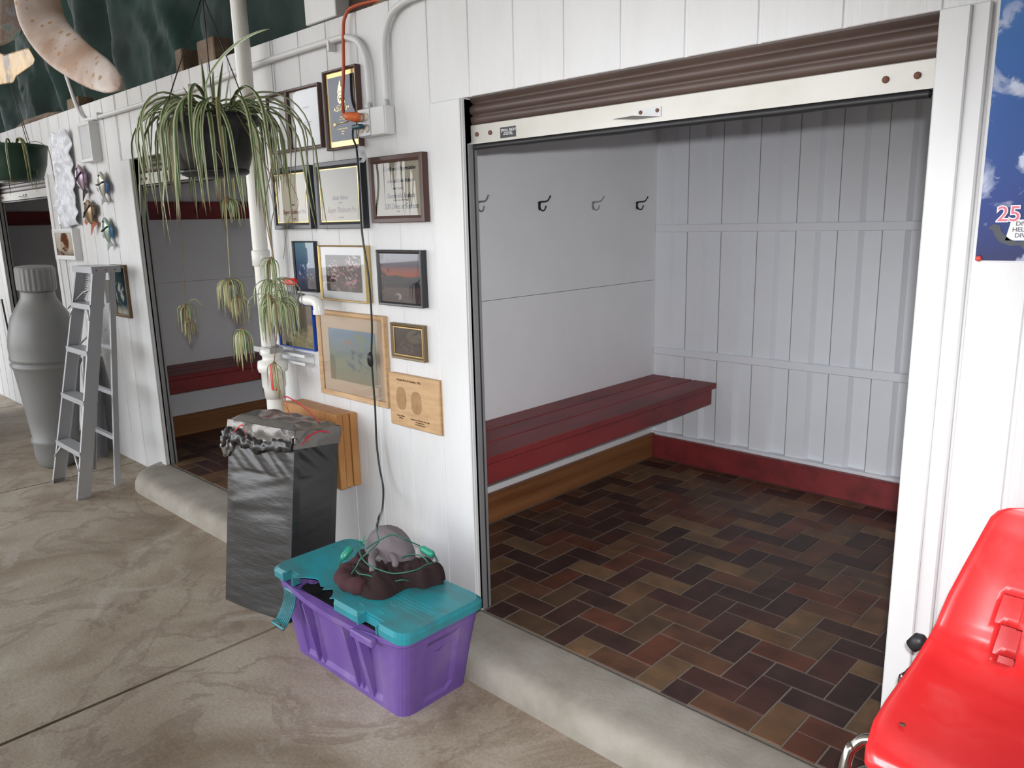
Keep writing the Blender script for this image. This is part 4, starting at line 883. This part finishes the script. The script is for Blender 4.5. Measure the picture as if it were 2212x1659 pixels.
    tag(link('dark_clothes', m, darkcl, org=(-2.2, 1.5, .21)), 'black clothes inside the purple bin, seen through the broken lid', 'clothes')
bin_()

# ---- clothes and cord heap on the lid
def blob(cx, cy, z0, rx, ry, h, seed, amp=.25, freq=7, n=48, m=18, rot=0):
    mb = MB(); cr_, sr = math.cos(rot), math.sin(rot)
    def fn(u, v):
        a = 2 * PI * u; e = v  # v=0 centre top, 1 rim
        rad = math.sin(e * PI / 2); zz = math.cos(e * PI / 2) ** .7
        wob = 1 + amp * noise.noise(Vector((math.cos(a) * 1.7 + seed, math.sin(a) * 1.7, seed)))
        x = rx * rad * math.cos(a) * wob; y = ry * rad * math.sin(a) * wob
        wx = noise.noise(Vector((x * 9, y * 9, seed))) * .05; fold = .45 * noise.noise(Vector((x * freq * 2 + seed, y * freq * 3, seed))) + .9 * (.3 - abs(noise.noise(Vector(((x + wx) * freq * 2.2 + seed, (y + wx + .4 * x) * freq * 6, seed + 3))))) + .25 * (.3 - abs(noise.noise(Vector(((x - wx) * freq * 6, (y + wx) * freq * 10, seed + 9)))))
        z = z0 + max(0.001, h * zz * (1 + amp * 1.6 * fold))
        return Vector((cx + x * cr_ - y * sr, cy + x * sr + y * cr_, z if v < .999 else z0 + .001))
    mb.grid(fn, n, m); return mb
t = thing('maroon_garment', 'crumpled dark maroon fleece garment lying on the teal lid', 'garment', (-2.15, 1.52, .341))
link('body', blob(-2.135, 1.530, .341, .165, .115, .058, 3.3, .45, 6, 90, 34, rot=.25), maroon, t)
link('sleeve', MB().tube(bez([(-2.24, 1.50, .38), (-2.24, 1.44, .372), (-2.205, 1.40, .370), (-2.15, 1.395, .368), (-2.095, 1.415, .367)], 6), [.03 + .003 * math.sin(i * 1.3) for i in range(24)] + [.022], 14), mat('faded_maroon_fleece', (.055, .019, .024), .95, bump=(120, .5, .002)), t)
link('collar_fold', blob(-2.01, 1.60, .345, .075, .05, .075, 8.1, .4, 8, 36, 14, rot=.8), maroon, t)
link('left_fold', blob(-2.28, 1.555, .341, .06, .045, .05, 5.1, .4, 8, 30, 12), maroon, t)
tag(link('dark_sock', blob(-2.07, 1.445, .341, .06, .028, .022, 12.0, .3, 8, 30, 12, rot=.5), darkcl, org=(-2.07, 1.44, .341)), 'small black cloth poking out under the maroon garment', 'cloth')
# grey cap behind
t = thing('grey_fleece_cap', 'grey fleece cap resting on the maroon garment against the wall', 'cap', (-2.15, 1.60, .40))
m = MB()
def capf(u, v):
    a = 2 * PI * u; e = v * PI * .55; r = math.sin(e)
    x = .115 * r * math.cos(a); y = .072 * r * math.sin(a); z = .085 * math.cos(e) ** .9 if e < PI / 2 else .085 * math.cos(e)
    k = 1 + .16 * noise.noise(Vector((x * 9, y * 9, z * 9 + 4))) + .14 * (.3 - abs(noise.noise(Vector((x * 14 + z * 10, y * 20, z * 22)))))
    return Vector((-2.21 + x * k, 1.615 + y * k, .405 + z * k - .25 * max(0, x)))
m.grid(capf, 44, 18); link('crown', m, greyfl, t)
m = MB(); m.tube(bez([(-2.20, 1.545, .425), (-2.165, 1.50, .425), (-2.14, 1.485, .405), (-2.13, 1.475, .39)], 5), [.013] * 12 + [.013, .012, .011, .008], 12); link('ear_flap', m, greyfl, t)
m = MB(); m.tube(bez([(-2.14, 1.57, .42), (-2.10, 1.555, .415), (-2.085, 1.54, .40)], 5), [.013] * 8 + [.012, .01, .006], 12); link('ear_flap', m, greyfl, t)
# green string light cord loops
t = thing('light_string_coil', 'tangled green light string with two plugs lying over the maroon garment', 'cord', (-2.15, 1.5, .42))
def PZc(u, v, z): return PZ(720 + u / 8.508, 1110 + v / 8.508, z + .016)
pth = lambda L_: bez([PZc(u, v, z) for u, v, z in L_], 6)
link('cord', MB().tube(pth([(802, 290, .495), (800, 330, .485), (830, 480, .46), (800, 560, .455), (650, 700, .45), (500, 830, .42), (430, 960, .40), (360, 1060, .375), (280, 1160, .36), (180, 1185, .348), (110, 1120, .348), (100, 980, .352), (140, 870, .365)]), .0026, 6), greencord, t)
link('cord', MB().tube(pth([(440, 560, .42), (470, 640, .43), (520, 800, .43), (640, 930, .43), (850, 1030, .425), (1100, 1095, .41), (1350, 1070, .41), (1550, 1020, .41), (1720, 930, .41), (1900, 880, .40), (1910, 840, .40), (1870, 770, .405)]), .0026, 6), greencord, t)
link('cord', MB().tube(pth([(420, 1040, .39), (480, 1100, .385), (640, 1130, .385), (800, 1190, .375), (920, 1245, .36), (1080, 1250, .36), (1250, 1215, .365), (1440, 1225, .35), (1620, 1160, .35), (1730, 1020, .37), (1740, 900, .41), (1640, 790, .43), (1500, 745, .44), (1380, 760, .44), (1260, 800, .44)]), .0026, 6), greencord, t)
link('cord', MB().tube(pth([(600, 640, .45), (830, 490, .465), (960, 420, .485), (1080, 380, .49), (1200, 410, .485), (1350, 480, .47), (1590, 590, .43)]), .0026, 6), greencord, t)
a, b = PZc(150, 840, .372), PZc(330, 610, .405)
link('plug', MB().tube([a, a.lerp(b, .2), a.lerp(b, .85), b], [.006, .013, .014, .009], 10), greenplug, t)
a, b = PZc(1610, 620, .43), PZc(1840, 760, .415)
link('plug', MB().tube([a, a.lerp(b, .2), a.lerp(b, .85), b], [.007, .013, .014, .009], 10), greenplug, t)
a = PZc(520, 530, .43)
tie = MB()
for k in range(7):
    an = k * .9; tie.tube([a, a + Vector((.02 * math.cos(an), .02 * math.sin(an), .01 * (k % 3)))], .0018, 5)
link('twist_tie', tie, greenplug, t)

# ================================================================ BLACK WRAPPED PACKAGE
pk = thing('wrapped_package', 'tall box wrapped in black plastic bags leaning beside the purple bin', 'package', (-2.88, 1.50, 0))
Mp = Matrix.Translation((-3.09, 1.362, 0)) @ Matrix.Rotation(math.radians(11), 4, 'Z') @ Matrix.Rotation(math.radians(-8.0), 4, 'X')
Wp, Tp, Hp = .408, .245, .80
def pf(face):
    def fn(u, v):
        z = v * Hp
        wr = .0
        if face == 0: p = Vector((u * Wp, 0, z)); n_ = Vector((0, -1, 0))
        elif face == 1: p = Vector((Wp, u * Tp, z)); n_ = Vector((1, 0, 0))
        elif face == 2: p = Vector(((1 - u) * Wp, Tp, z)); n_ = Vector((0, 1, 0))
        else: p = Vector((0, (1 - u) * Tp, z)); n_ = Vector((-1, 0, 0))
        edge = min(1, min(u, 1 - u) * 8)
        # tension folds running diagonally, stronger near the gathered neck
        k = .12 + 1.5 * math.exp(-((z - .69) / .10) ** 2) + .5 * math.exp(-((z - .47) / .06) ** 2) * (face == 0)
        s = (p.x + p.y) * 1.0
        f = noise.noise(Vector((s * 3.0, (z + (.25 + .5 * (z > .6)) * s * (-1 if z < .6 else 1)) * 24, 3.1)))
        f = math.copysign(abs(f) ** .8, f)
        d = edge * (.007 * k * f + .012 * noise.noise(Vector((s * 3, z * 3, face))))
        return Mp @ (p + n_ * d)
    return fn
m = MB()
for fc in range(4): m.grid(pf(fc), 40, 110)
m.add([Mp @ Vector(q) for q in ((0, 0, 0), (0, Tp, 0), (Wp, Tp, 0), (Wp, 0, 0))], [(0, 1, 2, 3)])
link('bag', m, bagm, pk)
# upper bag, grey and shiny, over the top of the box
m = MB()
def topf(u, v):
    x = u * Wp; y = v * Tp
    e = min(min(u, 1 - u) * 10, min(v, 1 - v) * 8, 1)
    return Mp @ Vector((x, y, Hp - .002 + .018 * e + .018 * e * noise.noise(Vector((x * 14, y * 14, 1))) + .02 * e * (1 - u)))
m.grid(topf, 40, 26)
def sk(u, v):
    q = u * 4; fc = int(min(3, q)); f = q - fc
    p = [Vector((f * Wp, 0, 0)), Vector((Wp, f * Tp, 0)), Vector(((1 - f) * Wp, Tp, 0)), Vector((0, (1 - f) * Tp, 0))][fc]
    c = Vector((Wp / 2, Tp / 2, 0)); o_ = (p - c).normalized()
    z = Hp - .075 * (1 - v)
    return Mp @ (p + o_ * (.007 + .010 * noise.noise(Vector((p.x * 20, p.y * 20, z * 20)))) + Vector((0, 0, z)))
m.grid(sk, 160, 10)
link('top_film', m, bagm2, pk)
# gathered crumpled collar
for kx, (a0, a1) in enumerate((((-.02, -.02, .725), (.40, -.012, .738)),)):
    m = MB()
    def cf(u, v):
        s = u; a = 2 * PI * v; base = Vector((-.015 + s * .43, -.010, .722 + .012 * math.sin(s * 9) + .03 * (s > .98)))
        r = (.019 + .012 * (1 - s)) * (1 + .9 * noise.noise(Vector((s * 16, math.cos(a) * 1.6, math.sin(a) * 1.6))))
        return Mp @ (base + Vector((0, math.cos(a) * r * .7, math.sin(a) * r)))
    m.grid(cf, 90, 16); link('gathered_collar', m, bagm, pk)
m = MB()
def lf(u, v):
    a = 2 * PI * u; e = PI * v
    r = 1 + .5 * noise.noise(Vector((math.cos(a) * math.sin(e) * 2.4, math.sin(a) * math.sin(e) * 2.4, math.cos(e) * 2.4)))
    return Mp @ Vector((-.005 + .038 * r * math.cos(a) * math.sin(e), -.002 + .02 * r * math.sin(a) * math.sin(e), .695 + .055 * r * math.cos(e)))
m.grid(lf, 36, 24); link('bag_knot', m, bagm2, pk)
def rib(pts, w_=.006): 
    mm = MB(); P_ = bez(pts, 6); vs = []
    for p in P_: vs += [p + Vector((0, 0, w_ / 2)), p - Vector((0, 0, w_ / 2)), p + Vector((0.001, .0012, -w_ / 2)), p + Vector((.001, .0012, w_ / 2))]
    n_ = len(P_); mm.add(vs, [(4 * i + k, 4 * i + (k + 1) % 4, 4 * i + 4 + (k + 1) % 4, 4 * i + 4 + k) for i in range(n_ - 1) for k in range(4)], True); return mm
q = lambda x, y, z: Mp @ Vector((x, y, z))
link('drawstring', rib([q(.065, -.022, .722), q(.072, -.026, .76), q(.10, -.022, .785), q(.118, -.022, .79), q(.13, -.022, .765), q(.145, -.024, .722)]), redrib, pk)
link('drawstring', rib([q(.43, .02, .745), q(.432, .05, .775), q(.43, .11, .79), q(.428, .17, .78)]), redrib, pk)
link('drawstring', rib([q(.17, .18, .82), q(.10, .22, .875), q(.075, .235, .89), q(.12, .235, .885), q(.24, .22, .85), q(.33, .19, .82), q(.37, .17, .815)]), redrib, pk)
tx = text('lettering', 'V90V', (0, 0, 0), .014, mat('red_print', (.75, .05, .09), .5), None, rot=(0, 0, 0))
tx.parent = pk
tx.matrix_basis = Matrix.Translation(-ORG[pk.name]) @ Mp @ Matrix(((0, 0, 1, Wp + .019), (0, -1, 0, .062), (1, 0, 0, .768), (0, 0, 0, 1)))
# wooden plaques behind it
t = thing('wooden_panel_stack', 'orange stained wooden panels mounted on the wall behind the wrapped package', 'panel', (-3.0, YW, .62))
for k, (y0, y1) in enumerate(((1.800, 1.832), (1.836, 1.868), (1.872, 1.908))):
    link('panel', MB().box(-3.235, -2.793 - .004 * (k % 2), y0, y1, .452, .792 - .003 * k, b=.003), woodorg, t)

# ================================================================ RED CHAIRS (stack)
def chair(dz, label, dy=0.0):
    cx, yb, zs = -.205, 1.685 + dy, .70 + dz
    t = thing('shell_chair', label, 'chair', (cx, 1.5, zs - .45 if zs > .5 else 0), 'stacked red shell chairs')
    # profile from the seat front to the backrest top: (y, z, half width, side curl)
    pr = [(1.235, -.035, .165, .0), (1.225, -.012, .168, .006), (1.24, .004, .172, .012), (1.30, .006, .182, .022), (1.38, -.004, .188, .028), (1.46, -.010, .19, .032), (1.54, -.010, .191, .034), (1.61, -.004, .192, .034), (1.655, .010, .190, .032), (1.683, .035, .186, .030), (1.70, .065, .182, .028), (1.722, .10, .176, .026), (1.75, .145, .165, .022), (1.785, .195, .152, .018), (1.81, .232, .143, .014), (1.823, .255, .137, .011), (1.832, .270, .127, .007), (1.837, .279, .112, .003), (1.84, .284, .092, .0), (1.842, .286, .075, -.002)]
    pts = []
    for i in range(len(pr) - 1):
        for k in range(3):
            s = k / 3; pts.append(tuple(pr[i][j] * (1 - s) + pr[i + 1][j] * s for j in range(4)))
    pts.append(pr[-1]); nu = 36
    m = MB(); vs = []; keep = []
    nrm = []
    for i, p in enumerate(pts):
        a = pts[max(0, i - 1)]; b = pts[min(len(pts) - 1, i + 1)]; d = Vector((0, b[0] - a[0], b[1] - a[1])).normalized(); nrm.append(Vector((0, -d.z, d.y)))
    for j, p in enumerate(pts):
        for i in range(nu + 1):
            u = i / nu * 2 - 1; curl = p[3] * max(0, (abs(u) - .45) / .55) ** 2 * 1.0
            lip = -.006 if abs(u) > .985 else 0
            vs.append(Vector((cx + u * p[2], p[0] + dy, zs + p[1])) + nrm[j] * (curl + lip - .012 * (1 - u * u) * (1 if p[1] < .05 else .6)))
    fs = []
    for j in range(len(pts) - 1):
        zc = (pts[j][1] + pts[j + 1][1]) / 2; yc_ = (pts[j][0] + pts[j + 1][0]) / 2
        for i in range(nu):
            u = (i + .5) / nu * 2 - 1; x = u * (pts[j][2] + pts[j + 1][2]) / 2
            hole = (-.085 < x < -.045 or .045 < x < .085) and (1.667 < yc_ and zc < .125) 
            if hole: continue
            fs.append((j * (nu + 1) + i, j * (nu + 1) + i + 1, (j + 1) * (nu + 1) + i + 1, (j + 1) * (nu + 1) + i))
    m.add(vs, fs, True)
    sh = link('seat_shell', m, redch, t); s_ = sh.modifiers.new('thickness', 'SOLIDIFY'); s_.thickness = .006; s_.offset = -1
    for sgn in (-1, 1):
        X = cx + sgn * .205
        yf, yr = 1.33 + dy, 1.60 + dy; zt = zs - .035
        link('frame_tube', MB().tube(bez([(cx + sgn * .10, yf, zt), (X - sgn * .02, yf, zt), (X + sgn * .01, yf - .01, zt - .02), (X + sgn * .02, yf - .03, zt - .07), (X + sgn * .03, yf - .10, 0.011 if dz < -.29 else zt - .40)], 6), .0105, 10), chrome, t)
        link('frame_tube', MB().tube(bez([(cx + sgn * .10, yr, zt), (X - sgn * .02, yr, zt), (X + sgn * .01, yr + .01, zt - .02), (X + sgn * .02, yr + .02, zt - .07), (X + sgn * .03, yr + .07, 0.011 if dz < -.29 else zt - .40)], 6), .0105, 10), chrome, t)
        link('glide_cap', MB().tube([(cx + sgn * .198, yr + .05, zt + .055), (cx + sgn * .206, yr + .05, zt + .05), (cx + sgn * .222, yr + .05, zt + .03)], [.010, .017, .014], 12), rubber, t)
        link('bolt', MB().lathe((cx + sgn * .145, 1.34 + dy, zs + .010), [(.006, 0), (.006, .001), (0, .0014)], 10), rust, t)
    return t
chair(0, 'scuffed red plastic shell chair on top of the stack right of the open stall')
chair(-.075, 'red plastic shell chair directly under the top one, glimpsed through its slot', .012)
chair(-.15, 'red plastic shell chair at the middle of the stack, mostly hidden', .024)
chair(-.225, 'red plastic shell chair at the bottom of the stack on the floor', .036)
for o in list(bpy.data.objects):
    pass

# ================================================================ HANGING PLANTS
def leaf(p0, dir_h, L_, up, w_, droop, m_, parent, n=14, name='leaf', curl=0, twist=0):
    """arched strap leaf: starts at p0, leaves at elevation `up`, bends down by droop"""
    d = Vector((math.cos(dir_h), math.sin(dir_h), 0)); side0 = Vector((-d.y, d.x, 0))
    p = Vector(p0); el = up; step = L_ / n; vs = []; uvs = []
    for i in range(n + 1):
        s = i / n; wd = w_ * (min(1, .45 + s * 2.2)) * (1 - s ** 3) ** .8 + .0006
        tdir = d * math.cos(el) + Vector((0, 0, math.sin(el)))
        sd = (side0 * math.cos(twist * s) + tdir.cross(side0) * math.sin(twist * s)); nrm = sd.cross(tdir)
        for k, u in ((-1, 0), (0, .5), (1, 1)): vs.append(p + sd * (wd * k * .5) + nrm * (.18 * wd * (1 if k else -1))); uvs.append((u, s))
        p = p + tdir * step; el -= droop * step / L_ * (1 + .8 * (s < .6)) ; el = max(el, -PI / 2 + .02 + curl * s)
        d = Matrix.Rotation(curl * .1, 3, 'Z') @ d
    fs = []
    for i in range(n):
        for k in range(2): fs.append((i * 3 + k, i * 3 + k + 1, (i + 1) * 3 + k + 1, (i + 1) * 3 + k))
    mb = MB().add(vs, fs, True, 0, uvs)
    return link(name, mb, m_, parent)
rn = random.Random(21)
def plantlet(parent, c, n_, L_, dry=.3, wmul=1, down=.0):
    core = link('plantlet', MB().lathe((c[0], c[1], c[2] - .012), [(0, -.01), (.008, 0), (.009, .012), (0, .022)], 8), dryleaf, parent)
    for k in range(n_):
        a = rn.uniform(0, 2 * PI); q = rn.random()
        m_ = dryleaf if q < dry * .4 else (leafC if q < dry else (leafA if q < .8 else leafB))
        leaf(c, a, L_ * rn.uniform(.6, 1.1), rn.uniform(-.6, .7) - down, .0075 * wmul * rn.uniform(.7, 1.2), rn.uniform(1.8, 2.6), m_, core, n=9)
    return core

px, py, pz = -2.765, 1.35, 1.985
hp = thing('hanging_spider_plant', 'striped spider plant in a black hanging pot with trailing plantlets', 'plant', (px, py, pz))
link('pot', MB().lathe((px, py, 0), [(.0, 1.793), (.105, 1.793), (.118, 1.80), (.130, 1.84), (.147, 1.91), (.158, 1.955), (.166, 1.957), (.168, 1.985), (.160, 1.987), (.150, 1.975), (.146, 1.955)], 40), potm, hp)
link('soil', MB().lathe((px, py, 0), [(.148, 1.955), (.1, 1.962), (0, 1.968)], 24), soil, hp)
link('saucer', MB().lathe((px, py, 0), [(.0, 1.778), (.10, 1.780), (.118, 1.79), (.12, 1.80), (.106, 1.793), (0, 1.790)], 30), potm, hp)
top = PY(437, -12, py)
for k in range(3):
    a = .5 + k * 2 * PI / 3; e = Vector((px + .162 * math.cos(a), py + .162 * math.sin(a), 1.98))
    link('hanger_wire', MB().tube([e, top], .0022, 6), blackp, hp)
link('hanger_wire', MB().tube([top, top + Vector((.0, 0, 1.55))], .002, 6), blackp, hp)
# crowns
for ci, (ox_, oy_) in enumerate(((-.03, -.02), (.055, .01), (-.06, .05), (.03, .05))):
    for k in range(21):
        a = rn.uniform(0, 2 * PI); m_ = leafA if rn.random() < .8 else leafB
        if rn.random() < .06: m_ = leafC
        leaf((px + ox_ + .02 * math.cos(a), py + oy_ + .02 * math.sin(a), 1.97), a + rn.uniform(-.3, .3), rn.uniform(.38, .68), rn.uniform(.5, 1.25), rn.uniform(.012, .017), rn.uniform(2.0, 2.9), m_, hp, n=18, curl=rn.uniform(-.2, .2), twist=rn.uniform(-.8, .8))
# few upright ones
for a, L_, up, dr in ((2.4, .20, 1.45, .15), (2.8, .23, 1.5, .1), (0.1, .20, 1.4, .2), (.9, .18, 1.45, .1), (3.4, .15, 1.3, .3)):
    leaf((px + .05 * math.cos(a), py + .05 * math.sin(a), 1.97), a, L_, up, .014, dr, leafA, hp)
# the long arching one that crosses the pipe
ap = [Vector((px - .02, py, 1.97)), PY(445, 185, py - .02), PY(470, 135, py), PY(510, 95, py), PY(550, 72, py), PY(583, 62, py)]
ap = bez(ap, 5); vs = []; uvs = []
for i, p in enumerate(ap):
    s = i / (len(ap) - 1); tdir = (ap[min(i + 1, len(ap) - 1)] - ap[max(i - 1, 0)]).normalized(); sd = tdir.cross(Vector((0, 1, 0))).normalized(); wd = .013 * (1 - s ** 3) + .0008
    for k, u in ((-1, 0), (0, .5), (1, 1)): vs.append(p + sd * wd * k * .5 + Vector((0, -.002 * (k == 0), 0))); uvs.append((u, s))
link('leaf', MB().add(vs, [(i * 3 + k, i * 3 + k + 1, (i + 1) * 3 + k + 1, (i + 1) * 3 + k) for i in range(len(ap) - 1) for k in range(2)], True, 0, uvs), leafA, hp)
# runners with plantlets; positions in the plane of the pot
def runner(pts, m_=palestem, r=.0016):
    link('runner_stem', MB().tube(bez(pts, 6), r, 5), m_, hp)
rim = lambda a: Vector((px + .165 * math.cos(a), py + .165 * math.sin(a), 1.985))
y1 = 1.30; y2 = 1.36; y3 = 1.44
runner([rim(-1.4), PY(470, 330, y1), PY(487, 430, y1), PY(492, 520, y1), PY(497, 600, y1)]); 
plantlet(hp, PY(490, 428, y1), 9, .13, .1, 1.6)
plantlet(hp, PY(497, 605, y1), 26, .14, .45, 1.0, .3); plantlet(hp, PY(512, 640, y1 + .01), 14, .12, .8, .8, .3)
plantlet(hp, PY(522, 712, y1), 24, .15, .4, 1.05, .4)
runner([PY(500, 610, y1), PY(512, 650, y1), PY(520, 700, y1)], drystem)
runner([rim(-2.2), PY(372, 370, y1), PY(390, 480, y1), PY(395, 560, y1), PY(400, 640, y1)], drystem, .0011)
plantlet(hp, PY(400, 660, y1), 22, .12, .5, .9, .5); plantlet(hp, PY(408, 690, y1), 12, .10, .6, .9, .5)
leaf(PY(403, 668, y1), .3, .14, 1.3, .007, 1.7, leafC, hp, 10)
runner([rim(.2), PY(585, 330, y2), PY(572, 450, y2), PY(592, 560, y2)], drystem); runner([rim(.1), PY(592, 400, y2), PY(585, 500, y2), PY(600, 640, y2)], drystem)
plantlet(hp, PY(590, 610, y2), 30, .17, .12, 1.1); plantlet(hp, PY(602, 650, y2), 34, .18, .12, 1.15); plantlet(hp, PY(582, 640, y2 - .04), 22, .17, .15, 1.1)
plantlet(hp, PY(586, 560, y2), 12, .12, .1, .9)
runner([PY(600, 650, y2), PY(598, 720, y2), PY(592, 780, y2)], drystem)
plantlet(hp, PY(592, 785, y2), 12, .13, .5, .9, .7)
runner([PY(593, 790, y2), PY(604, 840, y2), PY(612, 870, y2), PY(625, 890, y2)], drystem)
runner([rim(.4), PY(640, 420, y3), PY(622, 480, y3), PY(612, 560, y3)], drystem, .001)

# second plant in the green pot, far left
qx, qy = -4.99, 1.30; qb = 1.86
hp2 = thing('hanging_spider_plant', 'sparse spider plant in a dark green hanging pot at the left edge', 'plant', (qx, qy, 2.0))
link('pot', MB().lathe((qx, qy, 0), [(.0, 1.875), (.105, 1.875), (.125, 1.89), (.15, 1.96), (.163, 2.045), (.168, 2.048), (.168, 2.062), (.160, 2.062), (.152, 2.04)], 36), potg, hp2)
link('soil', MB().lathe((qx, qy, 0), [(.152, 2.04), (0, 2.048)], 20), soil, hp2)
for k in range(3):
    a = .2 + k * 2 * PI / 3; link('hanger_wire', MB().tube([(qx + .16 * math.cos(a), qy + .16 * math.sin(a), 2.05), (qx, qy, 2.6)], .002, 5), blackp, hp2)
link('hanger_wire', MB().tube([(qx, qy, 2.6), (qx, qy, 4.2)], .002, 5), blackp, hp2)
for k in range(26):
    a = rn.uniform(0, 2 * PI); leaf((qx + .05 * math.cos(a), qy + .05 * math.sin(a), 2.05), a, rn.uniform(.22, .40), rn.uniform(.5, 1.2), rn.uniform(.008, .012), rn.uniform(2.2, 3.2), leafC if rn.random() < .6 else leafA, hp2, n=12)

# ================================================================ SEA CREATURE SCULPTURE (top left)
sm = mat('painted_sculpture_cream', (.58, .48, .43), .6)
def sculpt(m):
    N, L, b = nodes(m); t = N.new('ShaderNodeTexCoord')
    base = N.new('ShaderNodeTexNoise'); base.inputs['Scale'].default_value = 5; base.inputs['Detail'].default_value = 5; L.new(t.outputs['Object'], base.inputs[0])
    r = N.new('ShaderNodeValToRGB'); r.color_ramp.elements[0].position = .38; r.color_ramp.elements[0].color = (.40, .26, .18, 1); r.color_ramp.elements[1].position = .65; r.color_ramp.elements[1].color = (.66, .58, .53, 1); L.new(base.outputs[0], r.inputs[0])
    v = N.new('ShaderNodeTexVoronoi'); v.inputs['Scale'].default_value = 24; L.new(t.outputs['Object'], v.inputs[0])
    n2 = N.new('ShaderNodeTexNoise'); n2.inputs['Scale'].default_value = 30; L.new(t.outputs['Object'], n2.inputs[0])
    ad = N.new('ShaderNodeMath'); ad.operation = 'MULTIPLY_ADD'; L.new(n2.outputs[0], ad.inputs[0]); ad.inputs[1].default_value = .35; L.new(v.outputs['Distance'], ad.inputs[2])
    k = N.new('ShaderNodeMapRange'); k.inputs[1].default_value = .42; k.inputs[2].default_value = .35; k.inputs[3].default_value = 0; k.inputs[4].default_value = .85; L.new(ad.outputs[0], k.inputs[0])
    x = N.new('ShaderNodeMix'); x.data_type = 'RGBA'; L.new(k.outputs[0], x.inputs[0]); L.new(r.outputs[0], x.inputs[6]); x.inputs[7].default_value = (.42, .22, .08, 1)
    L.new(x.outputs[2], b.inputs['Base Color'])
sculpt(sm)
smb = mat('painted_sculpture_turquoise', (.25, .45, .40), .6, var=(9, [(.36, (.18, .50, .46)), (.46, (.62, .60, .58)), (.54, (.52, .36, .30)), (.64, (.60, .64, .70))]), bump=(20, .4, .004))
smy = mat('golden_painted_shell', (.70, .42, .10), .4, .2, bump=(9, .8, .02), var=(9, [(.42, (.10, .055, .03)), (.5, (.34, .19, .03)), (.7, (.50, .31, .08))]))
sc_ = thing('sea_turtle_sculpture', 'big cream flipper sculpture with orange spots and turquoise shoulder hanging overhead', 'sculpture', tuple(PY(60, 20, 1.05)))
def loft(pts, hw, ht, nrm, n=24):
    mb = MB(); P_ = [Vector(p) for p in pts]; nrm = Vector(nrm).normalized(); vs = []
    for i, p in enumerate(P_):
        t_ = (P_[min(i + 1, len(P_) - 1)] - P_[max(i - 1, 0)]).normalized(); sd = t_.cross(nrm).normalized(); nn = sd.cross(t_)
        for k in range(n):
            a = 2 * PI * k / n; vs.append(p + sd * hw[i] * math.cos(a) + nn * ht[i] * math.sin(a) + nn * .004 * noise.noise(p * 20 + Vector((k * .3, 0, 0))))
    fs = [(i * n + k, i * n + (k + 1) % n, (i + 1) * n + (k + 1) % n, (i + 1) * n + k) for i in range(len(P_) - 1) for k in range(n)]
    fs += [tuple(range(n))[::-1], tuple(range((len(P_) - 1) * n, len(P_) * n))]
    return mb.add(vs, fs, True)
view = (PY(120, 80, 1.05) - CAM).normalized()
ys_ = 1.05
cl = [(70, -90), (74, -40), (82, 5), (92, 45), (113, 80), (140, 108), (165, 128), (190, 145), (215, 160), (236, 173), (252, 183), (262, 191)]
mmpp = 1.05 * 2.65 / 1665
hws = [56, 50, 46, 47, 47, 46, 42, 39, 35, 28, 18, 3]
pts_ = bez([PY(a, b, ys_) for a, b in cl], 3); hw_ = []
for i in range(len(hws) - 1):
    for k in range(3): hw_.append((hws[i] * (1 - k / 3) + hws[i + 1] * k / 3) * mmpp)
hw_.append(hws[-1] * mmpp)
link('flipper', loft(pts_, hw_, [h * .22 + .006 for h in hw_], view), sm, sc_)
c0 = PY(-20, 10, 1.10)
m = MB()
def bdy(u, v):
    a = 2 * PI * u; e = PI * v; return c0 + Vector((.155 * math.sin(e) * math.cos(a), .12 * math.sin(e) * math.sin(a), .17 * math.cos(e))) * (1 + .06 * noise.noise(Vector((math.cos(a), math.sin(a), e)) * 2))
m.grid(bdy, 40, 26); link('body', m, smb, sc_)
gy = 1.22
gp = [PY(a, b, gy) for a, b in ((-40, 100), (10, 118), (62, 102), (76, 128), (72, 140), (35, 165), (28, 180), (-10, 185), (-50, 178))]
m = MB().prism(gp, view * .05)
o = link('golden_fin', m, smy, sc_)
bm_ = o.modifiers.new('bevel', 'BEVEL'); bm_.width = .012; bm_.segments = 3
top_ = c0 + Vector((0, 0, .15)); link('hanging_cord', MB().tube([top_, Vector((top_.x, top_.y, 4.2))], .003, 6), blackp, sc_)
for o_ in ('golden_fin',): pass

# extra: things at the far left behind the bottle
t = thing('black_cable', 'black cable hanging down the trim at the far left', 'cable', (-8.1, 1.88, .5))
link('cable', MB().tube(bez([(-8.30, 1.885, 1.0), (-8.22, 1.88, .7), (-8.10, 1.87, .45), (-7.95, 1.85, .25), (-7.7, 1.8, .015)], 6), .008, 6), blackp, t)

# keep helper props off the records
for o in bpy.data.objects:
    for k in ('_yp',):
        if k in o: del o[k]
